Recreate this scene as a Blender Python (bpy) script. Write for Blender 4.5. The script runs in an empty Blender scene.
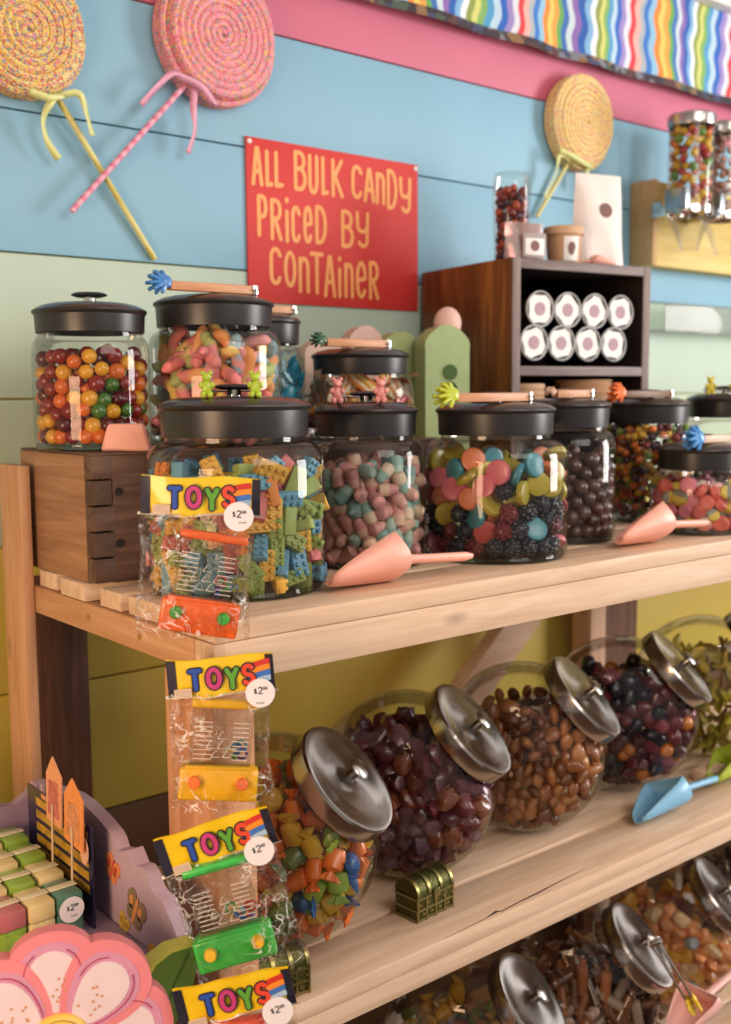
import bpy, bmesh, math, random
import numpy as np
from mathutils import Vector, Matrix, Euler

SC = bpy.context.scene
COL = SC.collection
random.seed(7)
PI = math.pi
R = math.radians

# ------------------------------------------------------------------ camera
CAM = np.array([0.0, 0.0, 1.5])
YAW, TILT, ROLL, FPX = R(39.2455), R(6.2037), R(-0.4407), 1077.613
_cy, _sy, _ct, _st = math.cos(YAW), math.sin(YAW), math.cos(TILT), math.sin(TILT)
FW = np.array([_sy * _ct, _cy * _ct, -_st])
_rt = np.array([_cy, -_sy, 0.0])
_up = np.cross(_rt, FW)
RT = math.cos(ROLL) * _rt + math.sin(ROLL) * _up
UP = -math.sin(ROLL) * _rt + math.cos(ROLL) * _up
cam_d = bpy.data.cameras.new('camera')
cam = bpy.data.objects.new('camera', cam_d)
COL.objects.link(cam)
cam.matrix_world = Matrix(((RT[0], UP[0], -FW[0], CAM[0]), (RT[1], UP[1], -FW[1], CAM[1]), (RT[2], UP[2], -FW[2], CAM[2]), (0, 0, 0, 1)))
cam_d.sensor_width = 36
cam_d.lens = FPX / 1024 * 36
cam_d.clip_start = 0.02
cam_d.dof.use_dof = True
cam_d.dof.focus_distance = 1.10
cam_d.dof.aperture_fstop = 5.0
SC.camera = cam
SC.view_settings.view_transform = 'Standard'
SC.view_settings.look = 'None'
SC.view_settings.exposure = 0.0

# ------------------------------------------------------------------ materials
def lin(c):
    if isinstance(c, str):
        c = c.lstrip('#')
        c = [int(c[i:i + 2], 16) / 255 for i in (0, 2, 4)]
    return tuple((x / 12.92 if x <= 0.04045 else ((x + 0.055) / 1.055) ** 2.4) for x in c[:3]) + (1.0,)

MATS = {}
def new_mat(name):
    m = bpy.data.materials.new(name)
    m.use_nodes = True
    nt = m.node_tree
    nt.nodes.clear()
    out = nt.nodes.new('ShaderNodeOutputMaterial')
    return m, nt, out

def N(nt, t, **kw):
    n = nt.nodes.new(t)
    for k, v in kw.items():
        if k in n.inputs.keys():
            n.inputs[k].default_value = v
        else:
            setattr(n, k, v)
    return n

def ramp(nt, fac, stops, interp='LINEAR'):
    r = nt.nodes.new('ShaderNodeValToRGB')
    r.color_ramp.interpolation = interp
    e = r.color_ramp.elements
    while len(e) < len(stops):
        e.new(0.5)
    for el, (p, c) in zip(e, stops):
        el.position = p
        el.color = lin(c)
    nt.links.new(fac, r.inputs[0])
    return r.outputs[0]

def mat(name, col, rough=0.5, metal=0.0, var=0.06, scale=40, bump=0.0, bscale=200, coat=0.0, spec=0.5, sss=0.0, aniso=0.0, trans=0.0):
    """plain surface with a little procedural variation"""
    if name in MATS:
        return MATS[name]
    m, nt, out = new_mat(name)
    b = N(nt, 'ShaderNodeBsdfPrincipled', Roughness=rough, Metallic=metal)
    b.inputs['Specular IOR Level'].default_value = spec
    b.inputs['Coat Weight'].default_value = coat
    b.inputs['Coat Roughness'].default_value = 0.1
    if trans:
        b.inputs['Transmission Weight'].default_value = trans
    tc = N(nt, 'ShaderNodeTexCoord')
    nz = N(nt, 'ShaderNodeTexNoise', Scale=scale, Detail=3.0)
    nt.links.new(tc.outputs['Object'], nz.inputs['Vector'])
    hsv = N(nt, 'ShaderNodeMix', data_type='RGBA', blend_type='MIX')
    c = lin(col)
    hsv.inputs[6].default_value = tuple(max(0, x * (1 - var * 2)) for x in c[:3]) + (1,)
    hsv.inputs[7].default_value = tuple(min(1, x * (1 + var * 2)) for x in c[:3]) + (1,)
    nt.links.new(nz.outputs['Fac'], hsv.inputs[0])
    nt.links.new(hsv.outputs[2], b.inputs['Base Color'])
    if bump:
        n2 = N(nt, 'ShaderNodeTexNoise', Scale=bscale, Detail=2.0)
        nt.links.new(tc.outputs['Object'], n2.inputs['Vector'])
        bp = N(nt, 'ShaderNodeBump', Strength=bump, Distance=0.002)
        nt.links.new(n2.outputs['Fac'], bp.inputs['Height'])
        nt.links.new(bp.outputs[0], b.inputs['Normal'])
    nt.links.new(b.outputs[0], out.inputs[0])
    MATS[name] = m
    return m

def wood(name, stops, axis='X', scale=9.0, rough=0.6, knots=True, stretch=14):
    if name in MATS:
        return MATS[name]
    m, nt, out = new_mat(name)
    b = N(nt, 'ShaderNodeBsdfPrincipled', Roughness=rough)
    b.inputs['Specular IOR Level'].default_value = 0.3
    tc = N(nt, 'ShaderNodeTexCoord')
    mp = N(nt, 'ShaderNodeMapping')
    s = [scale * stretch / 3] * 3
    s['XYZ'.index(axis)] = scale / 3
    mp.inputs['Scale'].default_value = s
    nt.links.new(tc.outputs['Object'], mp.inputs[0])
    nz = N(nt, 'ShaderNodeTexNoise', Scale=1.6, Detail=6.0, Roughness=0.6, Distortion=0.8)
    nt.links.new(mp.outputs[0], nz.inputs['Vector'])
    col = ramp(nt, nz.outputs['Fac'], [(0.25, stops[0]), (0.5, stops[1]), (0.75, stops[2])])
    if knots:
        vo = N(nt, 'ShaderNodeTexVoronoi', Scale=1.0)
        mp2 = N(nt, 'ShaderNodeMapping')
        s2 = [13.0] * 3
        s2['XYZ'.index(axis)] = 5.0
        mp2.inputs['Scale'].default_value = s2
        nt.links.new(tc.outputs['Object'], mp2.inputs[0])
        nt.links.new(mp2.outputs[0], vo.inputs['Vector'])
        kr = ramp(nt, vo.outputs['Distance'], [(0.0, (0.45,) * 3), (0.07, (0.7,) * 3), (0.14, (1, 1, 1))])
        mx = N(nt, 'ShaderNodeMix', data_type='RGBA', blend_type='MULTIPLY')
        mx.inputs[0].default_value = 0.75
        nt.links.new(col, mx.inputs[6])
        nt.links.new(kr, mx.inputs[7])
        col = mx.outputs[2]
    nt.links.new(col, b.inputs['Base Color'])
    bp = N(nt, 'ShaderNodeBump', Strength=0.25, Distance=0.002)
    nt.links.new(nz.outputs['Fac'], bp.inputs['Height'])
    nt.links.new(bp.outputs[0], b.inputs['Normal'])
    nt.links.new(b.outputs[0], out.inputs[0])
    MATS[name] = m
    return m

def clear(name, tint='#ffffff', edge='#b9c4c2', rough=0.02, ior=1.45, gain=1.0, bump=0.0, bscale=60, milky=0.0, painted_glints=0.0, cap=.42):
    """thin clear sheet: see-through, mirror-like towards grazing angles"""
    if name in MATS:
        return MATS[name]
    m, nt, out = new_mat(name)
    tr = N(nt, 'ShaderNodeBsdfTransparent')
    gl = N(nt, 'ShaderNodeBsdfGlossy', Roughness=rough)
    lw = N(nt, 'ShaderNodeLayerWeight', Blend=0.35)
    col = ramp(nt, lw.outputs['Facing'], [(0.0, tint), (0.72, tint), (1.0, edge)])
    nt.links.new(col, tr.inputs[0])
    fr = N(nt, 'ShaderNodeFresnel', IOR=ior)
    mu = N(nt, 'ShaderNodeMath', operation='MULTIPLY', use_clamp=True)
    mu.inputs[1].default_value = gain
    nt.links.new(fr.outputs[0], mu.inputs[0])
    cl_ = N(nt, 'ShaderNodeMath', operation='MINIMUM')
    cl_.inputs[1].default_value = cap
    nt.links.new(mu.outputs[0], cl_.inputs[0])
    mu = cl_
    if bump:
        tc = N(nt, 'ShaderNodeTexCoord')
        nz = N(nt, 'ShaderNodeTexNoise', Scale=bscale, Detail=3.0, Distortion=1.2)
        nt.links.new(tc.outputs['Object'], nz.inputs['Vector'])
        bp = N(nt, 'ShaderNodeBump', Strength=bump, Distance=0.01)
        nt.links.new(nz.outputs['Fac'], bp.inputs['Height'])
        nt.links.new(bp.outputs[0], gl.inputs['Normal'])
        nt.links.new(bp.outputs[0], fr.inputs['Normal'])
    mix = N(nt, 'ShaderNodeMixShader')
    nt.links.new(mu.outputs[0], mix.inputs[0])
    nt.links.new(tr.outputs[0], mix.inputs[1])
    nt.links.new(gl.outputs[0], mix.inputs[2])
    sh = mix.outputs[0]
    if milky:
        df = N(nt, 'ShaderNodeBsdfDiffuse', Color=lin('#f2eeea'))
        m2 = N(nt, 'ShaderNodeMixShader')
        m2.inputs[0].default_value = milky
        nt.links.new(sh, m2.inputs[1])
        nt.links.new(df.outputs[0], m2.inputs[2])
        sh = m2.outputs[0]
    if painted_glints:  # white streaks painted in as highlights on the crinkled film
        tc2 = N(nt, 'ShaderNodeTexCoord')
        n3 = N(nt, 'ShaderNodeTexNoise', Scale=42.0, Detail=2.0, Distortion=1.6)
        nt.links.new(tc2.outputs['Object'], n3.inputs['Vector'])
        n4 = N(nt, 'ShaderNodeTexNoise', Scale=24.0, Detail=1.0)
        nt.links.new(tc2.outputs['Object'], n4.inputs['Vector'])
        r1 = ramp(nt, n3.outputs['Fac'], [(0.0, (0, 0, 0)), (.478, (0, 0, 0)), (.50, (1, 1, 1)), (.522, (0, 0, 0)), (1, (0, 0, 0))])
        r2 = ramp(nt, n4.outputs['Fac'], [(.46, (0, 0, 0)), (.60, (1, 1, 1))])
        mm = N(nt, 'ShaderNodeMath', operation='MULTIPLY')
        nt.links.new(r1, mm.inputs[0]); nt.links.new(r2, mm.inputs[1])
        m3 = N(nt, 'ShaderNodeMath', operation='MULTIPLY')
        nt.links.new(mm.outputs[0], m3.inputs[0]); m3.inputs[1].default_value = painted_glints
        df2 = N(nt, 'ShaderNodeBsdfDiffuse', Color=lin('#ffffff'))
        m4 = N(nt, 'ShaderNodeMixShader')
        nt.links.new(m3.outputs[0], m4.inputs[0])
        nt.links.new(sh, m4.inputs[1]); nt.links.new(df2.outputs[0], m4.inputs[2])
        sh = m4.outputs[0]
    nt.links.new(sh, out.inputs[0])
    MATS[name] = m
    return m

def speckle(name, base, cols, scale=160, rough=0.8):
    if name in MATS:
        return MATS[name]
    m, nt, out = new_mat(name)
    b = N(nt, 'ShaderNodeBsdfPrincipled', Roughness=rough)
    tc = N(nt, 'ShaderNodeTexCoord')
    vo = N(nt, 'ShaderNodeTexVoronoi', Scale=scale)
    nt.links.new(tc.outputs['Object'], vo.inputs['Vector'])
    sp = N(nt, 'ShaderNodeSeparateColor')
    nt.links.new(vo.outputs['Color'], sp.inputs[0])
    n = len(cols)
    st = [(0.0, base)] + [(0.45 + 0.55 * i / n, c) for i, c in enumerate(cols)]
    c = ramp(nt, sp.outputs[0], st, 'CONSTANT')
    nt.links.new(c, b.inputs['Base Color'])
    nt.links.new(b.outputs[0], out.inputs[0])
    MATS[name] = m
    return m

def grad(name, stops, axis=0, rough=0.6, bump=0.0, bscale=900, coat=0.0, interp='EASE'):
    """colour running along one axis of the piece"""
    if name in MATS:
        return MATS[name]
    m, nt, out = new_mat(name)
    b = N(nt, 'ShaderNodeBsdfPrincipled', Roughness=rough)
    b.inputs['Coat Weight'].default_value = coat
    tc = N(nt, 'ShaderNodeTexCoord')
    sp = N(nt, 'ShaderNodeSeparateXYZ')
    nt.links.new(tc.outputs['Generated'], sp.inputs[0])
    c = ramp(nt, sp.outputs[axis], stops, interp)
    nt.links.new(c, b.inputs['Base Color'])
    if bump:
        n2 = N(nt, 'ShaderNodeTexNoise', Scale=bscale, Detail=2.0)
        nt.links.new(tc.outputs['Object'], n2.inputs['Vector'])
        bp = N(nt, 'ShaderNodeBump', Strength=bump, Distance=0.001)
        nt.links.new(n2.outputs['Fac'], bp.inputs['Height'])
        nt.links.new(bp.outputs[0], b.inputs['Normal'])
    nt.links.new(b.outputs[0], out.inputs[0])
    MATS[name] = m
    return m

# ------------------------------------------------------------------ mesh helpers
class MB:
    """collects shapes, builds them as one mesh object"""
    def __init__(self):
        self.bm = bmesh.new()
    def box(self, c, s, rot=None, bev=0.0, seg=2):
        r = bmesh.ops.create_cube(self.bm, size=1.0)
        vs = r['verts']
        M = Matrix.Translation(Vector(c)) @ (rot.to_matrix().to_4x4() if isinstance(rot, Euler) else (rot if rot else Matrix())) @ Matrix.Diagonal((s[0], s[1], s[2], 1))
        bmesh.ops.transform(self.bm, matrix=M, verts=vs)
        if bev:
            es = list({e for v in vs for e in v.link_edges})
            bmesh.ops.bevel(self.bm, geom=es, offset=bev, segments=seg, profile=0.5, affect='EDGES')
        return self
    def box2(self, x0, x1, y0, y1, z0, z1, bev=0.0):
        return self.box(((x0 + x1) / 2, (y0 + y1) / 2, (z0 + z1) / 2), (x1 - x0, y1 - y0, z1 - z0), None, bev)
    def lathe(self, prof, seg=32, M=None, cap=True):
        M = M or Matrix()
        rings = []
        for (r, z) in prof:
            if r < 1e-6:
                rings.append([self.bm.verts.new(M @ Vector((0, 0, z)))])
            else:
                rings.append([self.bm.verts.new(M @ Vector((r * math.cos(2 * PI * i / seg), r * math.sin(2 * PI * i / seg), z))) for i in range(seg)])
        for a, b in zip(rings, rings[1:]):
            for i in range(seg):
                j = (i + 1) % seg
                if len(a) == 1 and len(b) == 1:
                    continue
                if len(a) == 1:
                    self.bm.faces.new((a[0], b[j], b[i]))
                elif len(b) == 1:
                    self.bm.faces.new((a[i], a[j], b[0]))
                else:
                    self.bm.faces.new((a[i], a[j], b[j], b[i]))
        return self
    def cyl(self, p0, p1, r0, r1=None, seg=16):
        p0, p1 = Vector(p0), Vector(p1)
        d = p1 - p0
        M = Matrix.Translation(p0) @ d.to_track_quat('Z', 'Y').to_matrix().to_4x4()
        L = d.length
        r1 = r0 if r1 is None else r1
        return self.lathe([(0, 0), (r0, 0), (r1, L), (0, L)], seg, M)
    def ball(self, c, r, s=(1, 1, 1), seg=14, rings=9, M=None):
        v = bmesh.ops.create_uvsphere(self.bm, u_segments=seg, v_segments=rings, radius=1.0)['verts']
        MM = Matrix.Translation(Vector(c)) @ (M or Matrix()) @ Matrix.Diagonal((r * s[0], r * s[1], r * s[2], 1))
        bmesh.ops.transform(self.bm, matrix=MM, verts=v)
        return self
    def tube(self, pts, rad, seg=8, flat=1.0):
        pts = [Vector(p) for p in pts]
        n = len(pts)
        rs = rad if isinstance(rad, (list, tuple)) else [rad] * n
        rings = []
        up = Vector((0, 0, 1))
        for i, p in enumerate(pts):
            t = (pts[min(i + 1, n - 1)] - pts[max(i - 1, 0)]).normalized()
            if abs(t.dot(up)) > 0.97:
                up = Vector((0, 1, 0)) if abs(t.y) < 0.9 else Vector((1, 0, 0))
            a = t.cross(up).normalized()
            b = a.cross(t).normalized()
            rings.append([self.bm.verts.new(p + (a * math.cos(2 * PI * k / seg) + b * math.sin(2 * PI * k / seg) * flat) * rs[i]) for k in range(seg)])
        for A, B in zip(rings, rings[1:]):
            for k in range(seg):
                j = (k + 1) % seg
                self.bm.faces.new((A[k], A[j], B[j], B[k]))
        self.bm.faces.new(list(reversed(rings[0])))
        self.bm.faces.new(rings[-1])
        return self
    def prism(self, poly, y0, y1, M=None):
        """polygon in x,z extruded along y"""
        M = M or Matrix()
        a = [self.bm.verts.new(M @ Vector((x, y0, z))) for x, z in poly]
        b = [self.bm.verts.new(M @ Vector((x, y1, z))) for x, z in poly]
        n = len(poly)
        self.bm.faces.new(a)
        self.bm.faces.new(list(reversed(b)))
        for i in range(n):
            j = (i + 1) % n
            self.bm.faces.new((a[j], a[i], b[i], b[j]))
        return self
    def grid(self, fn, nu, nv):
        vs = [[self.bm.verts.new(fn(i / nu, j / nv)) for i in range(nu + 1)] for j in range(nv + 1)]
        for j in range(nv):
            for i in range(nu):
                self.bm.faces.new((vs[j][i], vs[j][i + 1], vs[j + 1][i + 1], vs[j + 1][i]))
        return self
    def stroke(self, pts, w, y=0.0, M=None, seg=8, th=0.0):
        """flat rounded pen stroke in the x,z plane, facing -y"""
        M = M or Matrix()
        pts = [Vector((p[0], p[1])) for p in pts]
        h = w / 2
        self.k = getattr(self, 'k', 0)
        y0 = y
        for p in pts:
            self.k = (self.k + 1) % 70
            y = y0 - self.k * 4e-6
            c = [self.bm.verts.new(M @ Vector((p.x + h * math.cos(2 * PI * k / seg), y, p.y + h * math.sin(2 * PI * k / seg)))) for k in range(seg)]
            self.bm.faces.new(c)
        for p, q in zip(pts, pts[1:]):
            d = q - p
            if d.length < 1e-7:
                continue
            n = Vector((-d.y, d.x)).normalized() * h
            self.k = (self.k + 1) % 70
            y = y0 - self.k * 4e-6
            q4 = [p + n, p - n, q - n, q + n]
            self.bm.faces.new([self.bm.verts.new(M @ Vector((v.x, y, v.y))) for v in q4])
        return self
    def mesh(self, name, material, smooth=True, angle=0.7):
        bm = self.bm
        bmesh.ops.recalc_face_normals(bm, faces=bm.faces)
        if smooth:
            for f in bm.faces:
                f.smooth = True
            for e in bm.edges:
                if len(e.link_faces) == 2 and e.calc_face_angle(0) > angle:
                    e.smooth = False
        me = bpy.data.meshes.new(name)
        bm.to_mesh(me)
        bm.free()
        if material:
            me.materials.append(material)
        return me
    def build(self, name, material, parent=None, smooth=True, angle=0.7, M=None):
        o = bpy.data.objects.new(name, self.mesh(name, material, smooth, angle))
        COL.objects.link(o)
        if parent is not None:
            o.parent = parent
        if M is not None:
            o.matrix_local = M
        return o

def tag(o, label=None, cat=None, group=None, kind=None):
    if label: o['label'] = label
    if cat: o['category'] = cat
    if group: o['group'] = group
    if kind: o['kind'] = kind
    return o

def thing(name, label, cat, loc=(0, 0, 0), rot=(0, 0, 0), group=None):
    o = bpy.data.objects.new(name, None)
    o.empty_display_size = 0.02
    COL.objects.link(o)
    o.location = loc
    o.rotation_euler = rot
    return tag(o, label, cat, group)

def kids(o):
    return [c for c in bpy.data.objects if c.parent == o]

def copy_tree(o, parent=None, table=None):
    c = o.copy()
    COL.objects.link(c)
    if parent is not None:
        mw = o.matrix_local.copy()
        c.parent = parent
        c.matrix_local = mw
    for ch in kids(o):
        copy_tree(ch, c)
    return c

def arc(cx, cy, rx, ry, a0, a1, n=10):
    return [(cx + rx * math.cos(R(a0 + (a1 - a0) * i / n)), cy + ry * math.sin(R(a0 + (a1 - a0) * i / n))) for i in range(n + 1)]

# pen-stroke letters in a unit box
GL = {
 'A': [[(0, 0), (.42, 1), (.58, 1), (1, 0)], [(.18, .36), (.84, .36)]],
 'L': [[(.1, 1), (.1, 0), (.95, .04)]],
 'B': [[(.1, 0), (.1, 1)], [(.1, 1), (.5, 1)] + arc(.5, .78, .38, .22, 90, -90, 8) + [(.1, .56)], [(.1, .56), (.5, .56)] + arc(.5, .28, .48, .28, 90, -90, 8) + [(.1, 0)]],
 'U': [[(.05, 1), (.05, .3)] + arc(.5, .3, .45, .3, 180, 360, 8) + [(.95, 1)]],
 'K': [[(.1, 0), (.1, 1)], [(.9, 1), (.15, .48)], [(.3, .55), (.95, 0)]],
 'C': [[(.95, .82)] + arc(.5, .75, .42, .25, 20, 180, 7) + [(.08, .25)] + arc(.5, .25, .42, .25, 180, 340, 7)],
 'n': [[(.08, 0), (.08, 1)], [(.08, .7)] + arc(.5, .72, .42, .28, 160, 0, 8) + [(.92, 0)]],
 'D': [[(.08, 0), (.08, 1)], [(.08, 1), (.35, 1)] + arc(.35, .5, .6, .5, 90, -90, 12) + [(.08, 0)]],
 'Y': [[(.05, 1), (.08, .62)] + arc(.48, .62, .4, .18, 180, 330, 6) + [(.9, .62)], [(.95, 1), (.9, .3)] + arc(.55, .2, .36, .2, 20, -150, 7)],
 'P': [[(.1, 0), (.1, 1)], [(.1, 1), (.5, 1)] + arc(.5, .74, .42, .26, 90, -90, 8) + [(.1, .48)]],
 'R': [[(.1, 0), (.1, 1)], [(.1, 1), (.5, 1)] + arc(.5, .76, .4, .24, 90, -90, 8) + [(.1, .52)], [(.4, .52), (.95, 0)]],
 'i': [[(.5, 0), (.5, .68)], [(.5, .92), (.52, .96)]],
 'e': [[(.1, .48), (.9, .54)] + arc(.5, .6, .4, .4, 0, 180, 9) + [(.1, .35)] + arc(.5, .35, .4, .35, 180, 330, 8)],
 'O': [arc(.5, .5, .45, .5, 90, 450, 18)],
 'T': [[(0, 1), (1, 1)], [(.5, 1), (.5, 0)]],
 'S': [arc(.5, .75, .4, .25, 30, 270, 9) + arc(.5, .25, .42, .25, 90, -150, 9)],
 'y': [[(.05, 1), (.5, .48)], [(.95, 1), (.5, .48), (.5, 0)]],
 '$': [arc(.5, .7, .36, .2, 30, 270, 8) + arc(.5, .3, .38, .2, 90, -150, 8), [(.5, 1), (.5, 0)]],
 '2': [arc(.5, .72, .4, .28, 160, -30, 9) + [(.08, .0), (.95, .0)]],
 '0': [arc(.5, .5, .4, .5, 90, 450, 14)],
}
def write(mb, ch, x0, x1, z0, z1, w, y=0.0, M=None, slant=0.0):
    for s in GL[ch]:
        mb.stroke([(x0 + (x1 - x0) * u + slant * v * (z1 - z0), z0 + (z1 - z0) * v) for u, v in s], w, y, M)

# ------------------------------------------------------------------ palette
PINE = ('#c4a488', '#d8b99c', '#e5cdb5')
M_PX = wood('pine_along_x', PINE, 'X')
M_PY = wood('pine_along_y', ('#b08058', '#c49670', '#d2aa88'), 'Y')
M_PZ = wood('pine_along_z', ('#ae7e58', '#c29470', '#d0a886'), 'Z')
M_DARKZ = wood('dark_board', ('#4a2e1e', '#6a4630', '#835a40'), 'Z', knots=False)
M_CRATEY = wood('crate_wood_y', ('#825c44', '#9c7456', '#b48c68'), 'Y')
M_CRATEX = wood('crate_wood_x', ('#463228', '#5e463a', '#77604f'), 'X')
M_END = mat('crate_end_grain', '#4f3a2d', 0.8, var=.2, scale=120)
M_BLACK = mat('black_lid', '#242223', 0.36, var=.05)
M_BLACKTOP = mat('black_lid_top', '#3a302b', 0.22, var=.05)
M_CHROME = mat('chrome', '#d8d4d0', 0.12, 1.0, var=.02)
M_STEEL = mat('brushed_steel', '#b4b0ad', 0.24, 1.0, var=.08, scale=25)
M_STEELD = mat('steel_rim', '#a39d98', 0.2, 1.0, var=.08, scale=25)
def radial_steel(name, col, rough, aniso):
    m, nt, out = new_mat(name)
    b = N(nt, 'ShaderNodeBsdfPrincipled', Roughness=rough, Metallic=1.0)
    b.inputs['Anisotropic'].default_value = aniso
    tg = N(nt, 'ShaderNodeTangent', direction_type='RADIAL', axis='Z')
    nt.links.new(tg.outputs[0], b.inputs['Tangent'])
    tc = N(nt, 'ShaderNodeTexCoord')
    sp = N(nt, 'ShaderNodeSeparateXYZ')
    nt.links.new(tc.outputs['Object'], sp.inputs[0])
    ln = N(nt, 'ShaderNodeVectorMath', operation='LENGTH')
    cx = N(nt, 'ShaderNodeCombineXYZ')
    nt.links.new(sp.outputs[0], cx.inputs[0]); nt.links.new(sp.outputs[1], cx.inputs[1])
    nt.links.new(cx.outputs[0], ln.inputs[0])
    nz = N(nt, 'ShaderNodeTexNoise', Scale=900.0, noise_dimensions='1D')
    nt.links.new(ln.outputs['Value'], nz.inputs['W'])
    c = ramp(nt, nz.outputs['Fac'], [(.3, col[0]), (.7, col[1])])
    nt.links.new(c, b.inputs['Base Color'])
    nt.links.new(b.outputs[0], out.inputs[0])
    MATS[name] = m
    return m
M_LIDTOP = radial_steel('radial_brushed_steel', ('#a5a09c', '#c4c0bc'), .27, .85)
M_GLASS = clear('jar_glass', '#fdfefd', '#ccd3d0', 0.015, 1.44, 1.0, cap=.6)
M_GLASSB = clear('jar_glass_base', '#dfe5e2', '#9aa6a3', 0.03, 1.5)
M_CLEAR = clear('clear_plastic', '#fafaf8', '#e4e7e6', 0.05, 1.4, .8)
M_BAG = clear('cellophane', '#fbf8f5', '#f0ece8', 0.16, 1.33, .8, bump=.6, bscale=95, painted_glints=.75)
M_WHITE = mat('white_paper', '#ece9e6', 0.7, var=.03)
M_KRAFT = mat('kraft_card', '#c79b74', 0.75, var=.06)
M_BROWNLOGO = mat('brown_print', '#7d5a54', 0.7)
M_NAIL = mat('nail_head', '#2d2723', 0.5, 0.6)
M_SCREW = mat('screw_head', '#c9b48c', 0.25, 1.0)
M_DARKINK = mat('dark_ink', '#1c1a2c', 0.5)
M_GREYINK = mat('grey_ink', '#8a8684', 0.7)

# ================================================================== SETTING
WY = 1.44
def build_wall():
    bands = [(-.02, .35, '#5a3f26'), (.35, .70, '#5a3f26'), (.70, .892, '#6a4828'), (.892, 1.092, '#cbb54e'), (1.092, 1.297, '#cbb54e'), (1.297, 1.498, '#aebfa6'),
             (1.498, 1.694, '#b1c5b5'), (1.694, 1.881, '#84b2ca'), (1.881, 2.059, '#84b2ca'), (2.059, 2.24, '#c8647f'), (2.24, 2.42, '#c8647f')]
    bm = MB()
    keys = []
    for i, (z0, z1, c) in enumerate(bands):
        bm.box2(-1.2, 4.2, WY, WY + .03, z0 + .0012, z1 - .0012, 0.0015)
        if c not in keys:
            keys.append(c)
    bm.box2(-1.2, 4.2, WY + .012, WY + .05, -.02, 2.42)
    for f in bm.bm.faces:
        m = f.calc_center_median()
        for z0, z1, c in bands:
            if z0 <= m.z <= z1:
                f.material_index = keys.index(c)
    me = bm.mesh('wall_back', None)
    for c in keys:
        me.materials.append(mat('wall_paint_' + c[1:], c, 0.55, var=.035, scale=6, bump=.08, bscale=60))
    o = bpy.data.objects.new('wall_back', me)
    COL.objects.link(o)
    tag(o, kind='structure')
build_wall()
tag(MB().box2(-1.6, 4.4, -2.6, 1.5, -.03, 0).build('floor', wood('floor_wood', ('#4a3322', '#5d4330', '#6f523c'), 'X')), kind='structure')
tag(MB().box2(-1.6, 4.4, -2.6, 1.5, 2.62, 2.66).build('ceiling', mat('ceiling_paint', '#e4dfdc', .8)), kind='structure')

# ================================================================== DISPLAY RACK
rack = thing('display_rack', 'pine display rack of slatted shelves holding all the candy jars', 'shelf rack', (0, 0, 0))
ZS, ZM, ZB = 1.293, 0.890, 0.500
XL, XR, YF = 0.505, 2.75, 0.839
def bar(name, m, *b, bev=.0015):
    return MB().box2(*b, bev).build(name, m, rack)
for (y0, y1, dx) in ((.839, .934, 0), (.940, 1.020, .004), (1.034, 1.083, .002), (1.113, 1.178, -.002), (1.200, 1.250, .003)):
    bar('slat', M_PX, XL + dx + .002, XR, y0, y1, ZS - .020, ZS)
bar('front_rail', M_PX, XL, XR, YF + .001, YF + .036, 1.234, ZS - .0205)
sr = bar('side_rail', M_PY, XL, XL + .02, YF + .037, 1.262, 1.240, ZS - .0205)
for y, z in ((1.105, 1.258), (.985, 1.256)):
    MB().cyl((XL - .001, y, z), (XL + .003, y, z), .0035, seg=12).build('screw', M_SCREW, sr)
for i, (y0, y1) in enumerate(((.839, .924), (.9325, 1.0175), (1.03, 1.115), (1.135, 1.22))):
    sl = bar('slat', M_PX, XL, XR, y0, y1, ZM - .020, ZM)
    if i == 0:
        ck = MB()
        ctr_ = [(.795, .8405, .0002), (.83, .8420, .0005), (.868, .8440, .0006), (.888, .8475, .0022), (.893, .8440, .0010), (.925, .8465, .0010), (.960, .8480, .0016), (.985, .8500, .0010), (1.03, .8530, .0006), (1.06, .8540, .0001)]
        lo_ = [ck.bm.verts.new((x, y - w_, ZM + .0003)) for x, y, w_ in ctr_]
        hi_ = [ck.bm.verts.new((x, y + w_, ZM + .0003)) for x, y, w_ in ctr_]
        for k in range(len(ctr_) - 1):
            ck.bm.faces.new((lo_[k], lo_[k + 1], hi_[k + 1], hi_[k]))
        ck.build('wood_crack', mat('crack_dark', '#4a3428', .9), sl)
bar('front_rail', M_PX, XL, XR, YF + .001, YF + .030, .846, ZM - .0202)
bar('side_rail', M_PY, XL, XL + .02, YF + .031, 1.262, .846, ZM - .0205)
for (y0, y1) in ((.839, .924), (.930, 1.015), (1.03, 1.115), (1.135, 1.22)):
    bar('slat', M_PX, XL, XR, y0, y1, ZB - .020, ZB)
bar('front_rail', M_PX, XL, XR, YF + .001, YF + .030, .456, ZB - .0202)
bar('side_rail', M_PY, XL, XL + .02, YF + .031, 1.262, .456, ZB - .0205)
M_PZ2 = wood('pine_post', ('#b07a58', '#c8916c', '#d6a684'), 'Z')
for za, zb in ((0, .4555), (.5005, .8455), (.8905, 1.2335)):
    bar('post', M_PZ2, XL, XL + .045, YF + .004, .935, za, zb)
bar('post', M_PZ, XL - .014, XL - .0008, 1.252, 1.318, 0, 1.419)
bar('back_board', M_DARKZ, .535, .625, 1.372, 1.392, 0, 1.262)
bar('back_board', M_DARKZ, 1.70, 1.86, 1.372, 1.392, 0, 1.262)
bar('post', wood('pine_pale_post', ('#cfa284', '#dfb698', '#e8c8ae'), 'Z'), 1.562, 1.606, 1.255, 1.30, .8905, 1.272)
br = MB().box((1.388, 1.318, 1.05), (.46, .03, .068), Euler((0, -R(41), 0)), .0015)
br.build('brace', wood('pine_brace_lit', ('#cfa88c', '#e0bca0', '#ead0b8'), 'X'), rack)  # paler pine: light falling on the brace is put into its colour

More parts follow.
